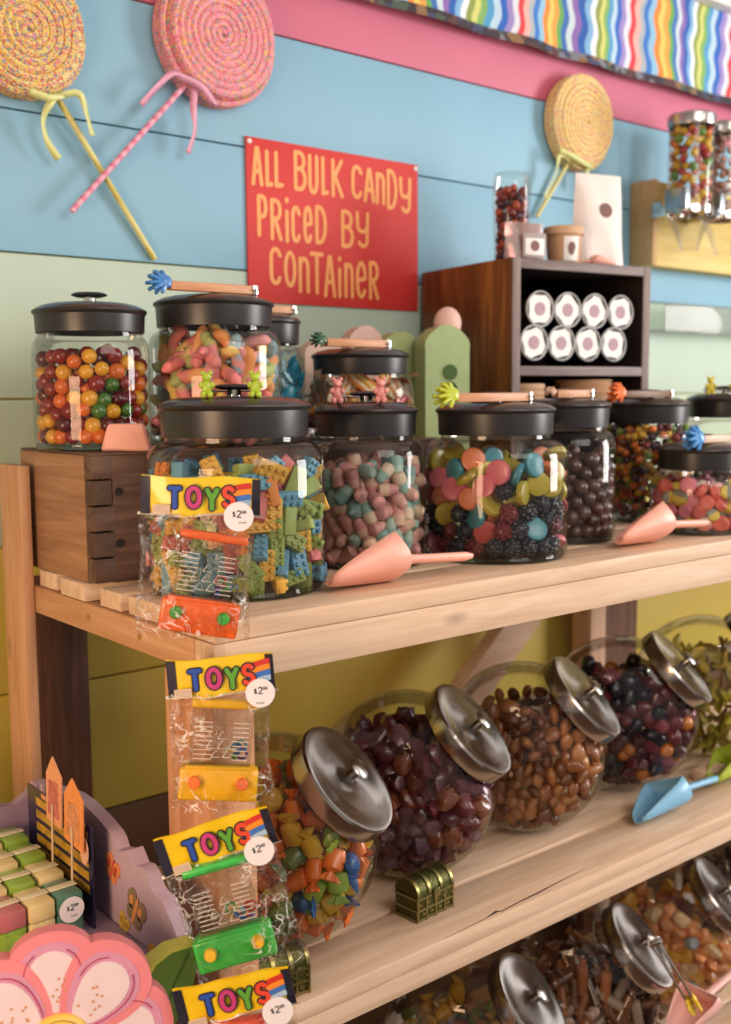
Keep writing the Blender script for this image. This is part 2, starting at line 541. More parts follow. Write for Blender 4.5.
# ================================================================== JARS
def upright_jar(label, x, y, z, r, h_lid0, h_lid1, rl=None, knob=True, group='black-lidded candy jars on the top shelf', rz=0):
    """glass canister: body, thick base, black lid with a flat knob on a metal stem"""
    t = thing('candy_jar', label, 'jar', (x, y, z), (0, 0, rz), group)
    rl = r * (rl or .86)
    sh = h_lid0 - .001
    pr = [(0, .003), (r * .88, .003), (r * .955, .0015), (r * .985, .007), (r, .016)]
    pr += [(r, sh - .030)]
    for k in range(1, 9):
        a = k / 8 * PI / 2
        pr.append((rl * .97 + (r - rl * .97) * math.cos(a), sh - .030 + .026 * math.sin(a)))
    pr += [(rl * .965, h_lid0 + .004)]
    g = MB().lathe(pr, 56).build('glass_body', M_GLASS, t, angle=1.2)
    MB().lathe([(0, .0006), (r * .9, .0006), (r * .965, .004), (r * .95, .008), (r * .85, .0055), (0, .005)], 56).build('glass_base', M_GLASSB, g, angle=1.2)
    hr = h_lid1 - .0035
    lp = [(rl * .985, h_lid0 + .001), (rl, h_lid0), (rl * 1.005, h_lid0 + .002), (rl * 1.02, hr - .004), (rl * 1.055, hr - .0015), (rl * 1.062, hr), (rl * 1.055, hr + .0016)]
    lid = MB().lathe(lp, 56).build('lid', M_BLACK, t, angle=.5)
    MB().lathe([(rl * 1.055, hr + .0016), (rl * 1.0, hr + .0042), (rl * .90, hr + .0070), (rl * .75, hr + .0095), (rl * .4, hr + .0106), (0, hr + .0108)], 56).build('lid_top', M_BLACKTOP, lid)
    if knob:
        k = MB().lathe([(0, h_lid1 + .0140), (.014, h_lid1 + .0140), (.0205, h_lid1 + .0160), (.021, h_lid1 + .0174), (.017, h_lid1 + .0194), (0, h_lid1 + .0204)], 28).build('knob', M_BLACK, t)
        MB().cyl((0, 0, h_lid1 + .003), (0, 0, h_lid1 + .0141), .0075, seg=20).build('knob_stem', M_CHROME, k)
    return t

ZC = 1.4385   # crate top
JARS = {
 'gumball': (.566, 1.205, ZC, .0685, .136, .1640),
 'worm': (.719, 1.176, ZC, .0835, .146, .178),
 'blue': (.854, 1.270, ZC, .0590, .1325, .1665),
 'belt': (.965, 1.190, ZC, .0755, .090, .119),
 'brick': (.624, .984, ZS, .0958, .1645, .1995),
 'bottle': (.838, 1.023, ZS, .0710, .158, .1915),
 'disc': (1.003, .964, ZS, .0928, .156, .1900),
 'choc': (1.186, 1.003, ZS, .0705, .160, .1935),
 'tiny': (1.475, 1.073, ZS, .0735, .158, .192),
 'dark': (1.700, 1.075, ZS, .0760, .163, .198),
 'oval': (1.405, .930, ZS, .0705, .094, .126),
}
JL = {
 'gumball': 'black-lidded glass jar of round gumballs at the end of the wooden crate',
 'worm': 'wide black-lidded glass jar of sugared gummy worms on the wooden crate',
 'blue': 'slim black-lidded jar of blue candy squeezed behind the gummy worm jar',
 'belt': 'low black-lidded jar of striped sour belts under the red sign',
 'brick': 'big black-lidded glass jar full of studded candy building bricks',
 'bottle': 'black-lidded jar of muted pink and teal gummy bottles beside the brick jar',
 'disc': 'wide black-lidded jar of fruit slices and gummy discs in mixed colours',
 'choc': 'black-lidded glass jar of dark chocolate-coated balls',
 'tiny': 'black-lidded jar of tiny rainbow candy balls behind the short jar',
 'dark': 'black-lidded jar at the far edge behind the short jar of ovals',
 'oval': 'short black-lidded jar of coral and yellow oval gummies',
}
for k, v in JARS.items():
    upright_jar(JL[k], *v, rl={'gumball': .915, 'worm': .85, 'blue': .86, 'belt': .87, 'brick': .81, 'bottle': .845, 'disc': .78}.get(k, .84))

# tilted round jars ----------------------------------------------------
TA, TB, TN = .117, .071, 3.0      # radius, half thickness, roundness
TH, PH = R(48), R(32)
TAX = (math.sin(TH) * math.sin(PH), -math.sin(TH) * math.cos(PH), math.cos(TH))
def tilted_jar(label, x, y, z, group):
    """flat-sided round glass jar lying back on its rim, mouth facing up to the front, steel lid"""
    t = thing('tilted_jar', label, 'jar', (x, y, z), (0, 0, PH), group)
    ax = Vector((0, -math.sin(TH), math.cos(TH)))
    mb = MB()
    # body: lathe about x with superellipse profile
    prof = []
    n = 26
    for i in range(n + 1):
        a = -PI / 2 + PI * i / n
        s, c = math.sin(a), math.cos(a)
        xx = TB * math.copysign(abs(s) ** (2 / TN), s)
        rr = TA * max(0, abs(c)) ** (2 / TN)
        prof.append((rr if 0 < i < n else 0, xx))
    Mx = Matrix.Rotation(PI / 2, 4, 'Y')
    mb.lathe(prof, 64, Mx)
    kill = [v for v in mb.bm.verts if v.co.dot(ax) > .097]
    bmesh.ops.delete(mb.bm, geom=kill, context='VERTS')
    body = mb.build('glass_body', M_GLASS, t, angle=1.5)
    Ml = ax.to_track_quat('Z', 'Y').to_matrix().to_4x4()
    lid = MB().lathe([(.062, .0990), (.0668, .0985), (.0676, .1005), (.0676, .1175), (.0658, .1202)], 64).build('lid', M_STEELD, t, angle=.5, M=Ml)
    MB().lathe([(.0658, .1202), (.0600, .1212), (.0555, .1198), (.040, .1212), (.02, .1224), (0, .1228)], 64).build('lid_top', M_LIDTOP, lid, angle=.9)
    k = MB().lathe([(0, .1335), (.0085, .1338), (.0125, .1355), (.0130, .1372), (.0105, .1392), (0, .1402)], 28).build('knob', M_STEEL, t, M=Ml)
    MB().lathe([(0, .122), (.0058, .122), (.0052, .134), (0, .134)], 16).build('knob_stem', M_STEELD, k)
    return t
GM, GB = 'tilted steel-lidded jars on the middle shelf', 'tilted steel-lidded jars on the bottom shelf'
TZ = TA + .0005
TILT_J = {
 'taffy': (.653, .964, ZM + TZ), 'foil': (.880, 1.000, ZM + TZ), 'almond': (1.102, 1.003, ZM + TZ), 'fruit': (1.338, 1.014, ZM + TZ),
 'shard': (1.574, 1.022, ZM + TZ),
 'pale': (.980, .988, ZB + TZ), 'stick': (1.213, .984, ZB + TZ), 'chunk': (1.445, .998, ZB + TZ), 'cola': (1.68, 1.0, ZB + TZ),
}
TLAB = {
 'taffy': 'tilted round jar of bright twist-wrapped taffy behind the hanging toys',
 'foil': 'tilted round jar of purple wrapped candy above the little treasure chest',
 'almond': 'tilted round jar of brown glazed almonds on the middle shelf',
 'fruit': 'tilted round jar of dark maroon candy with a few orange balls',
 'shard': 'tilted round jar of yellow-green candy flakes beside the green scoop',
 'pale': 'tilted round jar of pale mixed candy under the treasure chest',
 'stick': 'tilted round jar of clear-wrapped brown stick candy on the bottom shelf',
 'chunk': 'tilted round jar of peach and yellow candy chunks on the bottom shelf',
 'cola': 'tilted round jar of dark candy past the peach chunks on the bottom shelf',
}
for k, (x, y, z) in TILT_J.items():
    tilted_jar(TLAB[k], x, y, z, GB if z < .8 else GM)

# ================================================================== CANDY SHAPES
def me_ball(r):
    return MB().ball((0, 0, 0), r, seg=18, rings=11)
def me_worm(L, r, bend=.4):
    n = 12
    pts, rad = [], []
    for i in range(n + 1):
        u = i / n * 2 - 1
        pts.append((u * L / 2, bend * L * .5 * (1 - u * u), .12 * L * math.sin(u * 2.5)))
        e = max(0, 1 - abs(u) ** 6)
        rad.append(r * (.35 + .65 * e ** .5) * (1 + .10 * math.sin(i * 2.6)))
    return MB().tube(pts, rad, 10)
def me_brick(L, W, H):
    mb = MB().box((0, 0, 0), (L, W, H), None, .0012, 2)
    for i in range(4):
        for j in range(2):
            cx, cy = (i - 1.5) * L / 4, (j - .5) * W / 2
            mb.lathe([(W * .15, H / 2 - .0002), (W * .15, H / 2 + .0022), (W * .12, H / 2 + .003), (0, H / 2 + .003)], 12, Matrix.Translation((cx, cy, 0)))
    return mb
def me_bottle(L, r):
    pts = [(-L / 2, 0, 0), (-L * .42, 0, 0), (-L * .2, 0, 0), (0, 0, 0), (L * .15, 0, 0), (L * .3, 0, 0), (L * .42, 0, 0), (L / 2, 0, 0)]
    return MB().tube(pts, [r * .6, r * .95, r, r * .97, r * .88, r * .74, r * .66, r * .42], 14)
def me_disc(r, h):
    return MB().lathe([(0, -h * .42), (r * .7, -h / 2), (r * .93, -h * .36), (r, 0), (r * .93, h * .36), (r * .7, h / 2), (0, h * .42)], 22)
def me_berry(r):
    mb = MB().ball((0, 0, 0), r * .86)
    for i in range(26):
        z = 1 - 2 * (i + .5) / 26
        a = i * 2.39996
        q = math.sqrt(1 - z * z)
        mb.ball((q * math.cos(a) * r * .8, q * math.sin(a) * r * .8, z * r * .8), r * .27, seg=7, rings=5)
    return mb
def me_almond(L, r):
    prof = []
    for i in range(11):
        u = i / 10
        prof.append((0 if i in (0, 10) else r * math.sin(PI * u ** .8) ** .75, (u - .5) * L))
    mb = MB().lathe(prof, 14, Matrix.Rotation(PI / 2, 4, 'Y'))
    for v in mb.bm.verts:
        v.co.z *= .7
        v.co += Vector((0, 0, .0006 * math.sin(v.co.x * 900 + v.co.y * 700)))
    return mb
def me_taffy(L, r, rnd):
    """twist-wrapped: fat middle, pinched necks, flared frills"""
    n = 14
    xs = [-.5, -.46, -.36, -.30, -.27, -.22, -.1, 0, .1, .22, .27, .30, .36, .46, .5]
    rs = [.9, .85, .55, .26, .5, .92, 1, 1, 1, .92, .5, .26, .55, .85, .9]
    mb = MB()
    seg = 14
    rings = []
    for i, (u, q) in enumerate(zip(xs, rs)):
        fl = abs(u) > .31
        ring = []
        for k in range(seg):
            a = 2 * PI * k / seg
            w = 1 + (.28 * math.cos(k * PI) if fl else .06 * math.cos(a * 3 + i))
            yy = r * q * w * math.cos(a)
            zz = r * q * w * math.sin(a) * (.34 if fl else .78)
            ring.append(mb.bm.verts.new((u * L, yy, zz)))
        rings.append(ring)
    for A, B in zip(rings, rings[1:]):
        for k in range(seg):
            j = (k + 1) % seg
            mb.bm.faces.new((A[k], A[j], B[j], B[k]))
    mb.bm.faces.new(rings[0]); mb.bm.faces.new(rings[-1])
    return mb
def me_crumple(r, seed, amp=.28, s=(1, 1, 1), sub=2):
    rnd = random.Random(seed)
    mb = MB()
    bmesh.ops.create_icosphere(mb.bm, subdivisions=sub, radius=r)
    for v in mb.bm.verts:
        v.co *= 1 + rnd.uniform(-amp, amp)
        v.co.x *= s[0]; v.co.y *= s[1]; v.co.z *= s[2]
    return mb
def me_flake(L, seed):
    rnd = random.Random(seed)
    a, b = rnd.uniform(.6, 1.4), rnd.uniform(-.4, .4)
    mb = MB()
    def f(top):
        def g(u, v):
            w = math.sin(PI * min(.97, max(.03, u))) ** .6
            x = (u - .5) * L
            y = (v - .5) * L * .55 * w
            return Vector((x, y, L * .16 * math.sin(u * 3.2 * a + b) + L * .12 * (v - .5) ** 2 * 4 + (L * .045 if top else -L * .045) * w))
        return g
    mb.grid(f(True), 8, 4).grid(f(False), 8, 4)
    bmesh.ops.remove_doubles(mb.bm, verts=mb.bm.verts, dist=L * .01)
    return mb
def me_belt(L, W, seed):
    rnd = random.Random(seed)
    k = rnd.uniform(1.5, 2.6)
    mb = MB()
    def f(off):
        return lambda u, v: Vector(((u - .5) * L * .8, (v - .5) * W, L * .12 * math.sin(u * PI * k) + off))
    mb.grid(f(.0012), 18, 2).grid(f(-.0012), 18, 2)
    return mb
def me_stick(L, r):
    xs = [-.5, -.44, -.36, -.33, 0, .33, .36, .44, .5]
    rs = [1.1, .8, .35, 1, 1, 1, .35, .8, 1.1]
    mb = MB().tube([(u * L, 0, 0) for u in xs], [r * q for q in rs], 10)
    for v in mb.bm.verts:
        if abs(v.co.x) > .37 * L:
            v.co.z *= .35
    return mb
def me_chunk(r, seed):
    rnd = random.Random(seed)
    mb = MB().ball((0, 0, 0), r, (1.15, .9, .75), 14, 9)
    ph = [rnd.uniform(0, 6) for _ in range(3)]
    for v in mb.bm.verts:
        n = v.co.normalized()
        v.co *= 1 + .16 * math.sin(4 * n.x + ph[0]) * math.cos(3 * n.y + ph[1]) + .12 * math.sin(5 * n.z + ph[2])
    return mb

# ------------------------------------------------------------------ packing
def settle(pts, r, clampf, iters=90, g=.12):
    for it in range(iters):
        pts[:, 2] -= g * r * (1 if it < iters * .8 else .3)
        for _ in range(2):
            d = pts[:, None, :] - pts[None, :, :]
            q = np.sqrt((d ** 2).sum(-1)) + 1e-9
            ov = np.clip(2 * r - q, 0, None)
            np.fill_diagonal(ov, 0)
            pts = pts + .5 * ((ov / q)[:, :, None] * d).sum(1) * .8
            pts = clampf(pts)
    return pts

def fill_upright(key, r, n, rng, top=None, gap=0.0):
    x, y, z, rj, h0, h1 = JARS[key]
    top = top or h0 + .0
    rr = rj - .003 - r - gap
    def cl(p):
        d = p[:, :2] - np.array([x, y])
        q = np.sqrt((d ** 2).sum(1)) + 1e-9
        s = np.minimum(1, rr / q)
        p[:, :2] = np.array([x, y]) + d * s[:, None]
        p[:, 2] = np.clip(p[:, 2], z + .007 + r, z + top)
        return p
    a = rng.uniform(0, 2 * PI, n); q = rr * np.sqrt(rng.uniform(0, 1, n))
    pts = np.stack([x + q * np.cos(a), y + q * np.sin(a), z + rng.uniform(r, top, n)], 1)
    return settle(pts, r, cl)

def fill_tilted(key, r, n, rng):
    c = np.array(TILT_J[key])
    a, b = TA - .004 - r, TB - .004 - r * .9
    ax = np.array(TAX)
    tx = np.array([math.cos(PH), math.sin(PH), 0.0])
    def cl(p):
        d = p - c
        lx = d @ tx
        rad = np.sqrt(np.clip((d ** 2).sum(1) - lx ** 2, 0, None))
        f = (np.abs(lx) / b) ** TN + (rad / a) ** TN
        s = np.where(f > 1, (1 / np.maximum(f, 1e-9)) ** (1 / TN), 1)
        d = d * s[:, None]
        h = d @ ax
        d = d - ax[None, :] * np.clip(h - (.093 - r), 0, None)[:, None]
        return c + d
    pts = c + rng.uniform(-1, 1, (n, 3)) * np.array([b, a * .7, a * .7])
    return settle(pts, r, cl)

def shell_fill(key, r, n, rng, layers, top, half=2.0):
    """many small balls: only the layers next to the glass on the aisle side"""
    x, y, z, rj, h0, h1 = JARS[key]
    base = math.atan2(CAM[1] - y, CAM[0] - x)
    out = []
    grid = {}
    tries = 0
    while len(out) < n and tries < n * 60:
        tries += 1
        a = base + rng.uniform(-half, half)
        q = rj - .003 - r * (1 + 2 * rng.uniform(0, layers - 1 + .001))
        p = (x + q * math.cos(a), y + q * math.sin(a), z + .007 + r + rng.uniform(0, top))
        k = tuple(int(v / (2 * r)) for v in p)
        ok = True
        for i in (-1, 0, 1):
            for j in (-1, 0, 1):
                for l in (-1, 0, 1):
                    for o in grid.get((k[0] + i, k[1] + j, k[2] + l), ()):
                        if (o[0] - p[0]) ** 2 + (o[1] - p[1]) ** 2 + (o[2] - p[2]) ** 2 < (1.84 * r) ** 2:
                            ok = False
        if ok:
            grid.setdefault(k, []).append(p)
            out.append(p)
    return np.array(out)

PILES = []   # (points, r, kinds, category, where, group) collected, then culled together
def pile(pts, r, kinds, name, cat, where, group, flat=False, rng=None, up=False):
    """kinds: list of (weight, colour word(s), [meshes])"""
    PILES.append((pts, r, kinds, name, cat, where, group, up))

rng = np.random.default_rng(11)
def meshes(builder_list, material):
    return [b.mesh('candy', material) for b in builder_list]
def gum(hexc, nm, rough=.3, coat=.3, **k):
    return mat('candy_' + nm, hexc, rough, coat=coat, var=.08, scale=120, **k)

# gumballs
rb = .0092
kinds = [(w, c, [me_ball(rb).mesh('gumball', gum(h, 'gumball_' + c.replace(' ', '_')))]) for w, c, h in
         ((34, 'red', '#84201c'), (20, 'orange', '#d96c26'), (17, 'yellow', '#dda02c'), (7, 'green', '#44702a'), (24, 'dark red', '#54141a'))]  # reds deepened and weighted to paint in the shade inside the jar
pile(fill_upright('gumball', rb, 350, rng, .131), rb, kinds, 'gumball', 'gumball', 'gumball in the jar at the end of the wooden crate', 'gumballs in the crate-end jar')
# gummy worms
def wm(nm, a, b):
    return grad('sugar_' + nm, [(.0, a), (.4, a), (.6, b), (1, b)], 0, .75, .5, 1500)
kinds = []
for w, c, a, b in ((3, 'pink and orange', '#e98a86', '#f0a86a'), (3, 'orange and yellow', '#ee9a55', '#f2cf78'), (2, 'pink and green', '#ea8f90', '#b9c27a'), (1.5, 'pale blue and pink', '#93aebb', '#e89a98'), (2, 'yellow and pink', '#f0c878', '#e8837f')):
    kinds.append((w, c, [me_worm(.060, .0074, .16).mesh('worm', wm(c.replace(' ', '_'), a, b)), me_worm(.054, .0078, -.10).mesh('worm', wm(c.replace(' ', '_'), a, b))]))
pile(fill_upright('worm', .0112, 260, rng, .124, .008), .0112, kinds, 'gummy_worm', 'gummy worm', 'sugared gummy worm in the wide jar on the crate', 'gummy worms in the jar on the crate')
# blue candy
kinds = [(3, 'turquoise', [me_taffy(.04, .011, 1).mesh('c', gum('#3d9dbb', 'turq', .25))]), (2, 'pale blue', [me_taffy(.04, .011, 1).mesh('c', gum('#a9d3df', 'pale_blue', .25))]), (1, 'teal', [me_taffy(.04, .011, 1).mesh('c', gum('#1d7590', 'teal_wrap', .25))])]
pile(fill_upright('blue', .0115, 110, rng, .125), .0115, kinds, 'wrapped_candy', 'candy', 'wrapped candy in the slim jar behind the worms', 'blue wrapped candies')
# sour belts
def belt_m(nm, cs):
    st = []
    n = len(cs)
    for i, c in enumerate(cs):
        st.append((i / n, c))
    return grad('belt_' + nm, st, 1, .7, .4, 1500, interp='CONSTANT')
kinds = [(3, 'orange and yellow striped', [me_belt(.07, .02, s).mesh('b', belt_m('oy', ('#e68a35', '#f2d27a', '#e9a04a', '#f5e6c0', '#e68a35'))) for s in (1, 2)]),
         (2, 'cream and orange striped', [me_belt(.07, .02, 3).mesh('b', belt_m('co', ('#f0e3c8', '#e7a25c', '#f3ead2', '#dca070', '#f0e3c8')))]),
         (1.2, 'pink and red striped', [me_belt(.07, .02, 4).mesh('b', belt_m('pr', ('#c8505a', '#e8a0a0', '#b84858', '#e7b4a8', '#c8505a')))])]
pile(fill_upright('belt', .0125, 110, rng, .074), .0125, kinds, 'sour_belt', 'sour belt', 'sour belt in the low jar under the sign', 'sour belts in the low jar')
# bricks
kinds = []
for w, c, h in ((3, 'green', '#93a358'), (3, 'blue', '#6a9eb8'), (2.4, 'yellow', '#dcac48'), (1.3, 'pink', '#c9706a'), (1, 'orange', '#e08a3a')):
    m_ = gum(h, 'brick_' + c, .6, 0.0, bump=.2, bscale=900)
    kinds.append((w, c, [me_brick(.0315, .0162, .0108).mesh('brick', m_, angle=.5)]))
pile(fill_upright('brick', .0110, 480, rng, .156), .0110, kinds, 'candy_brick', 'candy', 'studded candy brick in the big front jar', 'candy bricks in the big jar')
# bottles
kinds = []
for w, c, a, b in ((3, 'dusty pink', '#c98f88', '#dcab9c'), (2.4, 'tan and pink', '#d8b49a', '#c98884'), (2, 'grey teal', '#7fa39a', '#9fb6a8'), (1, 'cream and teal', '#dcc3a8', '#8db0a6')):
    kinds.append((w, c, [me_bottle(.027, .0088).mesh('bot', grad('bottle_' + c.replace(' ', '_'), [(0, a), (.45, a), (.6, b), (1, b)], 0, .45, .1))]))
pile(fill_upright('bottle', .0102, 300, rng, .150), .0102, kinds, 'gummy_bottle', 'gummy candy', 'gummy bottle in the jar beside the candy bricks', 'gummy bottles')
# discs
kinds = []
for w, c, h in ((3.2, 'olive yellow', '#b3a23a'), (1.3, 'teal blue', '#468c9c'), (1.2, 'red', '#b04a44'), (1.3, 'orange', '#d4764a'), (1, 'pink', '#d9707c')):
    kinds.append((w, c + ' disc', [me_disc(.0155, .0095).mesh('disc', gum(h, 'disc_' + c.replace(' ', '_'), .35, .2))]))
kinds.append((1.7, 'black berry', [me_berry(.0118).mesh('berry', gum('#1f222e', 'berry', .35, .3))]))
kinds.append((.7, 'dark red berry', [me_berry(.0115).mesh('berry', gum('#6b1f24', 'berry_red', .35, .3))]))
pile(fill_upright('disc', .0126, 270, rng, .145), .0126, kinds, 'gummy_candy', 'gummy candy', 'gummy in the wide jar of fruit discs', 'fruit gummies in the wide jar')
# chocolate balls
kinds = [(1, 'dark brown', [me_ball(.0105).mesh('choc', gum('#4a2f27', 'choc', .3, .4))]), (1, 'milk brown', [me_ball(.0105).mesh('choc', gum('#5e4036', 'choc2', .3, .4))])]
pile(fill_upright('choc', .0105, 260, rng, .152), .0105, kinds, 'chocolate_ball', 'chocolate', 'coated ball in the jar of chocolate balls', 'chocolate balls')
# tiny balls
kinds = [(w, c, [me_ball(.0064).mesh('tiny', gum(h, 'tiny_' + c))]) for w, c, h in ((3, 'orange', '#d9782c'), (2, 'yellow', '#d9a92e'), (2, 'red', '#8c2520'), (1.6, 'green', '#6a8a2e'), (2, 'purple', '#3a2338'), (1.5, 'maroon', '#571a1c'))]
pile(shell_fill('tiny', .0064, 400, rng, 3, .140, 1.35), .0064, kinds, 'candy_ball', 'candy', 'tiny candy ball in the jar behind the oval gummies', 'tiny rainbow candy balls')
# ovals
kinds = [(3, 'coral', [me_disc(.0118, .013).mesh('oval', gum('#dc6a5c', 'oval_coral', .5, .1))]),
         (2.2, 'yellow and grey', [me_disc(.0118, .013).mesh('oval', grad('oval_yg', [(0, '#8d8f86'), (.45, '#8d8f86'), (.55, '#d6c050'), (1, '#d6c050')], 0, .5))]),
         (2, 'pink', [me_disc(.0118, .013).mesh('oval', gum('#e08494', 'oval_pink', .5, .1))]),
         (1.2, 'coral and white', [me_disc(.0118, .013).mesh('oval', grad('oval_cw', [(0, '#d98a80'), (.45, '#d98a80'), (.55, '#d8cfc4'), (1, '#d8cfc4')], 0, .5))])]
pile(fill_upright('oval', .0098, 165, rng, .088), .0098, kinds, 'oval_gummy', 'gummy candy', 'oval gummy in the short jar', 'oval gummies')
kinds = [(1, 'dark red', [me_ball(.012).mesh('dk', gum('#5a2020', 'far_red'))]), (1, 'brown', [me_ball(.012).mesh('dk', gum('#3a2620', 'far_brown'))])]
pile(fill_upright('dark', .012, 150, rng, .150), .012, kinds, 'round_candy', 'candy', 'round candy in the far jar behind the ovals', 'candy balls in the far jar')
# taffy
kinds = []
for w, c, h in ((6.5, 'orange', '#dd7434'), (2.4, 'yellow', '#cda43a'), (2.4, 'green', '#8aa844'), (1.3, 'blue', '#35629c'), (.5, 'pink', '#cf6c8a'), (.8, 'dark green', '#566f38')):
    kinds.append((w, c, [me_taffy(.045, .0112, 1).mesh('taffy', gum(h, 'taffy_' + c.replace(' ', '_'), .32, .3, bump=.3, bscale=300))]))
pile(fill_tilted('taffy', .0132, 255, rng), .0132, kinds, 'wrapped_taffy', 'candy', 'twist-wrapped taffy in the tilted jar by the toys', 'twist-wrapped taffies')
# purple foil
kinds = []
for w, c, h in ((3, 'plum', '#5c2c36'), (3, 'maroon', '#6e2a30'), (2, 'dusky purple', '#76505c'), (1, 'rust brown', '#8a4a30')):
    m_ = gum(h, 'foil_' + c.replace(' ', '_'), .20, .7, bump=.7, bscale=260)
    kinds.append((w, c, [me_crumple(.0145, s, .22, (1.2, .95, .8)).mesh('foil', m_, angle=.75) for s in (1, 2, 3)]))
pile(fill_tilted('foil', .0125, 335, rng), .0125, kinds, 'wrapped_candy', 'candy', 'wrapped candy in the tilted jar above the treasure chest', 'purple wrapped candies')
# almonds
kinds = []
for w, c, h in ((3, 'brown', '#9a6038'), (2, 'light brown', '#b87a48'), (2, 'dark brown', '#744428')):
    kinds.append((w, c, [me_almond(.030, .0105).mesh('almond', gum(h, 'almond_' + c.replace(' ', '_'), .3, .4, bump=.35, bscale=350))]))
pile(fill_tilted('almond', .0108, 500, rng), .0108, kinds, 'glazed_almond', 'nut', 'glazed almond in the tilted jar of nuts', 'glazed almonds')
# dark fruit
kinds = []
for w, c, h in ((3, 'dark maroon', '#4a1e26'), (2.5, 'wine red', '#6a2a32'), (2, 'blue black', '#1c1e2a'), (1.2, 'dusky rose', '#8a4a52')):
    m_ = gum(h, 'fruit_' + c.replace(' ', '_'), .3, .4)
    kinds.append((w, c, [me_crumple(.0135, s, .14, (1.15, .95, .85)).mesh('fr', m_, angle=.6) for s in (4, 5)]))
kinds.append((1.3, 'orange', [me_ball(.0112).mesh('fr', gum('#cc7a30', 'fruit_orange', .32))]))
pile(fill_tilted('fruit', .0118, 390, rng), .0118, kinds, 'candy_piece', 'candy', 'candy piece in the tilted jar with a few orange balls', 'dark candy pieces')
# flakes
kinds = []
for w, c, h in ((3, 'yellow-green', '#cdb83e'), (1.6, 'olive', '#a59336'), (2, 'golden', '#dab84a'), (1, 'brown', '#8a5a2a')):
    m_ = gum(h, 'flake_' + c.replace(' ', '_'), .4, .2)
    kinds.append((w, c, [me_flake(.036, s).mesh('fl', m_) for s in (1, 2)]))
pile(fill_tilted('shard', .0112, 440, rng), .0112, kinds, 'candy_flake', 'candy', 'candy flake in the tilted jar beside the green scoop', 'candy flakes')
# bottom shelf
kinds = []
for w, c, h in ((2, 'cream', '#c9ad7c'), (2, 'tan', '#9a7148'), (1.4, 'dull green', '#76843c'), (1.4, 'mustard', '#c09236'), (1, 'grey', '#8d8a88'), (1, 'rust', '#9c4a2c')):
    kinds.append((w, c, [me_taffy(.044, .012, 1).mesh('pl', gum(h, 'pale_' + c.replace(' ', '_'), .3, .4))]))
pile(fill_tilted('pale', .0130, 190, rng), .0130, kinds, 'wrapped_candy', 'candy', 'wrapped candy in the tilted jar below the chest', 'mixed wrapped candies')
kinds = []
for w, c, h in ((3, 'brown', '#6f4630'), (2, 'copper', '#a0623a'), (2, 'dark brown', '#42291f'), (1.5, 'silvery tan', '#a08c7c')):
    kinds.append((w, c, [me_stick(.058, .0082).mesh('st', gum(h, 'stick_' + c.replace(' ', '_'), .2, .6))]))
pile(fill_tilted('stick', .0112, 330, rng), .0112, kinds, 'stick_candy', 'candy', 'wrapped stick candy in the bottom tilted jar of brown sticks', 'wrapped stick candies')
kinds = []
for w, c, h in ((4, 'peach', '#d98f5a'), (3, 'yellow', '#dca540'), (1.2, 'pink', '#cf8078'), (.3, 'pale blue', '#9fb3bc'), (1.5, 'cream', '#dfba8c')):
    m_ = gum(h, 'chunk_' + c.replace(' ', '_'), .3, .5, bump=.6, bscale=200)
    kinds.append((w, c, [me_chunk(.0138, s).mesh('ch', m_) for s in (1, 2)]))
pile(fill_tilted('chunk', .0112, 360, rng), .0112, kinds, 'candy_chunk', 'candy', 'candy chunk in the bottom tilted jar of peach pieces', 'peach candy chunks')
kinds = [(1, 'black', [me_stick(.05, .009).mesh('co', gum('#2a201e', 'cola_a', .3))]), (1, 'dark brown', [me_stick(.05, .009).mesh('co', gum('#4a342a', 'cola_b', .3))])]
pile(fill_tilted('cola', .0125, 200, rng), .0125, kinds, 'stick_candy', 'candy', 'stick candy in the dark tilted jar past the peach chunks', 'dark stick candies')


# ------------------------------------------------------------------ keep what can be seen from the aisle, make the candies
EYES = [CAM, CAM + .25 * RT, CAM - .25 * RT]
def project(p):
    v = p - CAM
    d = v @ FW
    return 365.5 + FPX * (v @ RT) / d, 512 - FPX * (v @ UP) / d
BOXES = [((XL, YF, 1.234), (XR, 1.25, ZS)), ((XL, YF, .846), (XR, 1.22, ZM))]
_a = rng.uniform(0, 2 * PI, 26); _q = np.sqrt(rng.uniform(0, 1, 26)) * .93
def visible(pts, r):
    n = len(pts)
    keep = np.zeros(n, bool)
    px, py = project(pts)
    inside = (px > -45) & (px < 835) & (py > -30) & (py < 1066)
    for e in EYES:
        d = pts - e
        L = np.sqrt((d ** 2).sum(1))
        u = d / L[:, None]
        a = np.cross(u, [0, 0, 1.0]); a /= np.sqrt((a ** 2).sum(1))[:, None]
        b = np.cross(a, u)
        for i in np.nonzero(inside & ~keep)[0]:
            S = pts[i] + r * _q[:, None] * (np.cos(_a)[:, None] * a[i] + np.sin(_a)[:, None] * b[i])   # samples
            D = S - e
            LD = np.sqrt((D ** 2).sum(1))
            U = D / LD[:, None]
            near = np.nonzero((L < L[i] + .2 * r))[0]
            near = near[near != i]
            t = d[near] @ U.T                                            # n x s
            m2 = (d[near] ** 2).sum(1)[:, None] - t ** 2
            occ = ((m2 < (r * .92) ** 2) & (t < LD[None, :] - r * .3)).any(0)
            for lo, hi in BOXES:
                lo, hi = np.array(lo), np.array(hi)
                t0 = (lo - e) / U; t1 = (hi - e) / U
                tn = np.minimum(t0, t1).max(1); tf = np.maximum(t0, t1).min(1)
                occ |= (tn < tf) & (tn > 0) & (tn < LD)
            if (~occ).sum() >= (3 if e is CAM else 6):
                keep[i] = True
    return keep
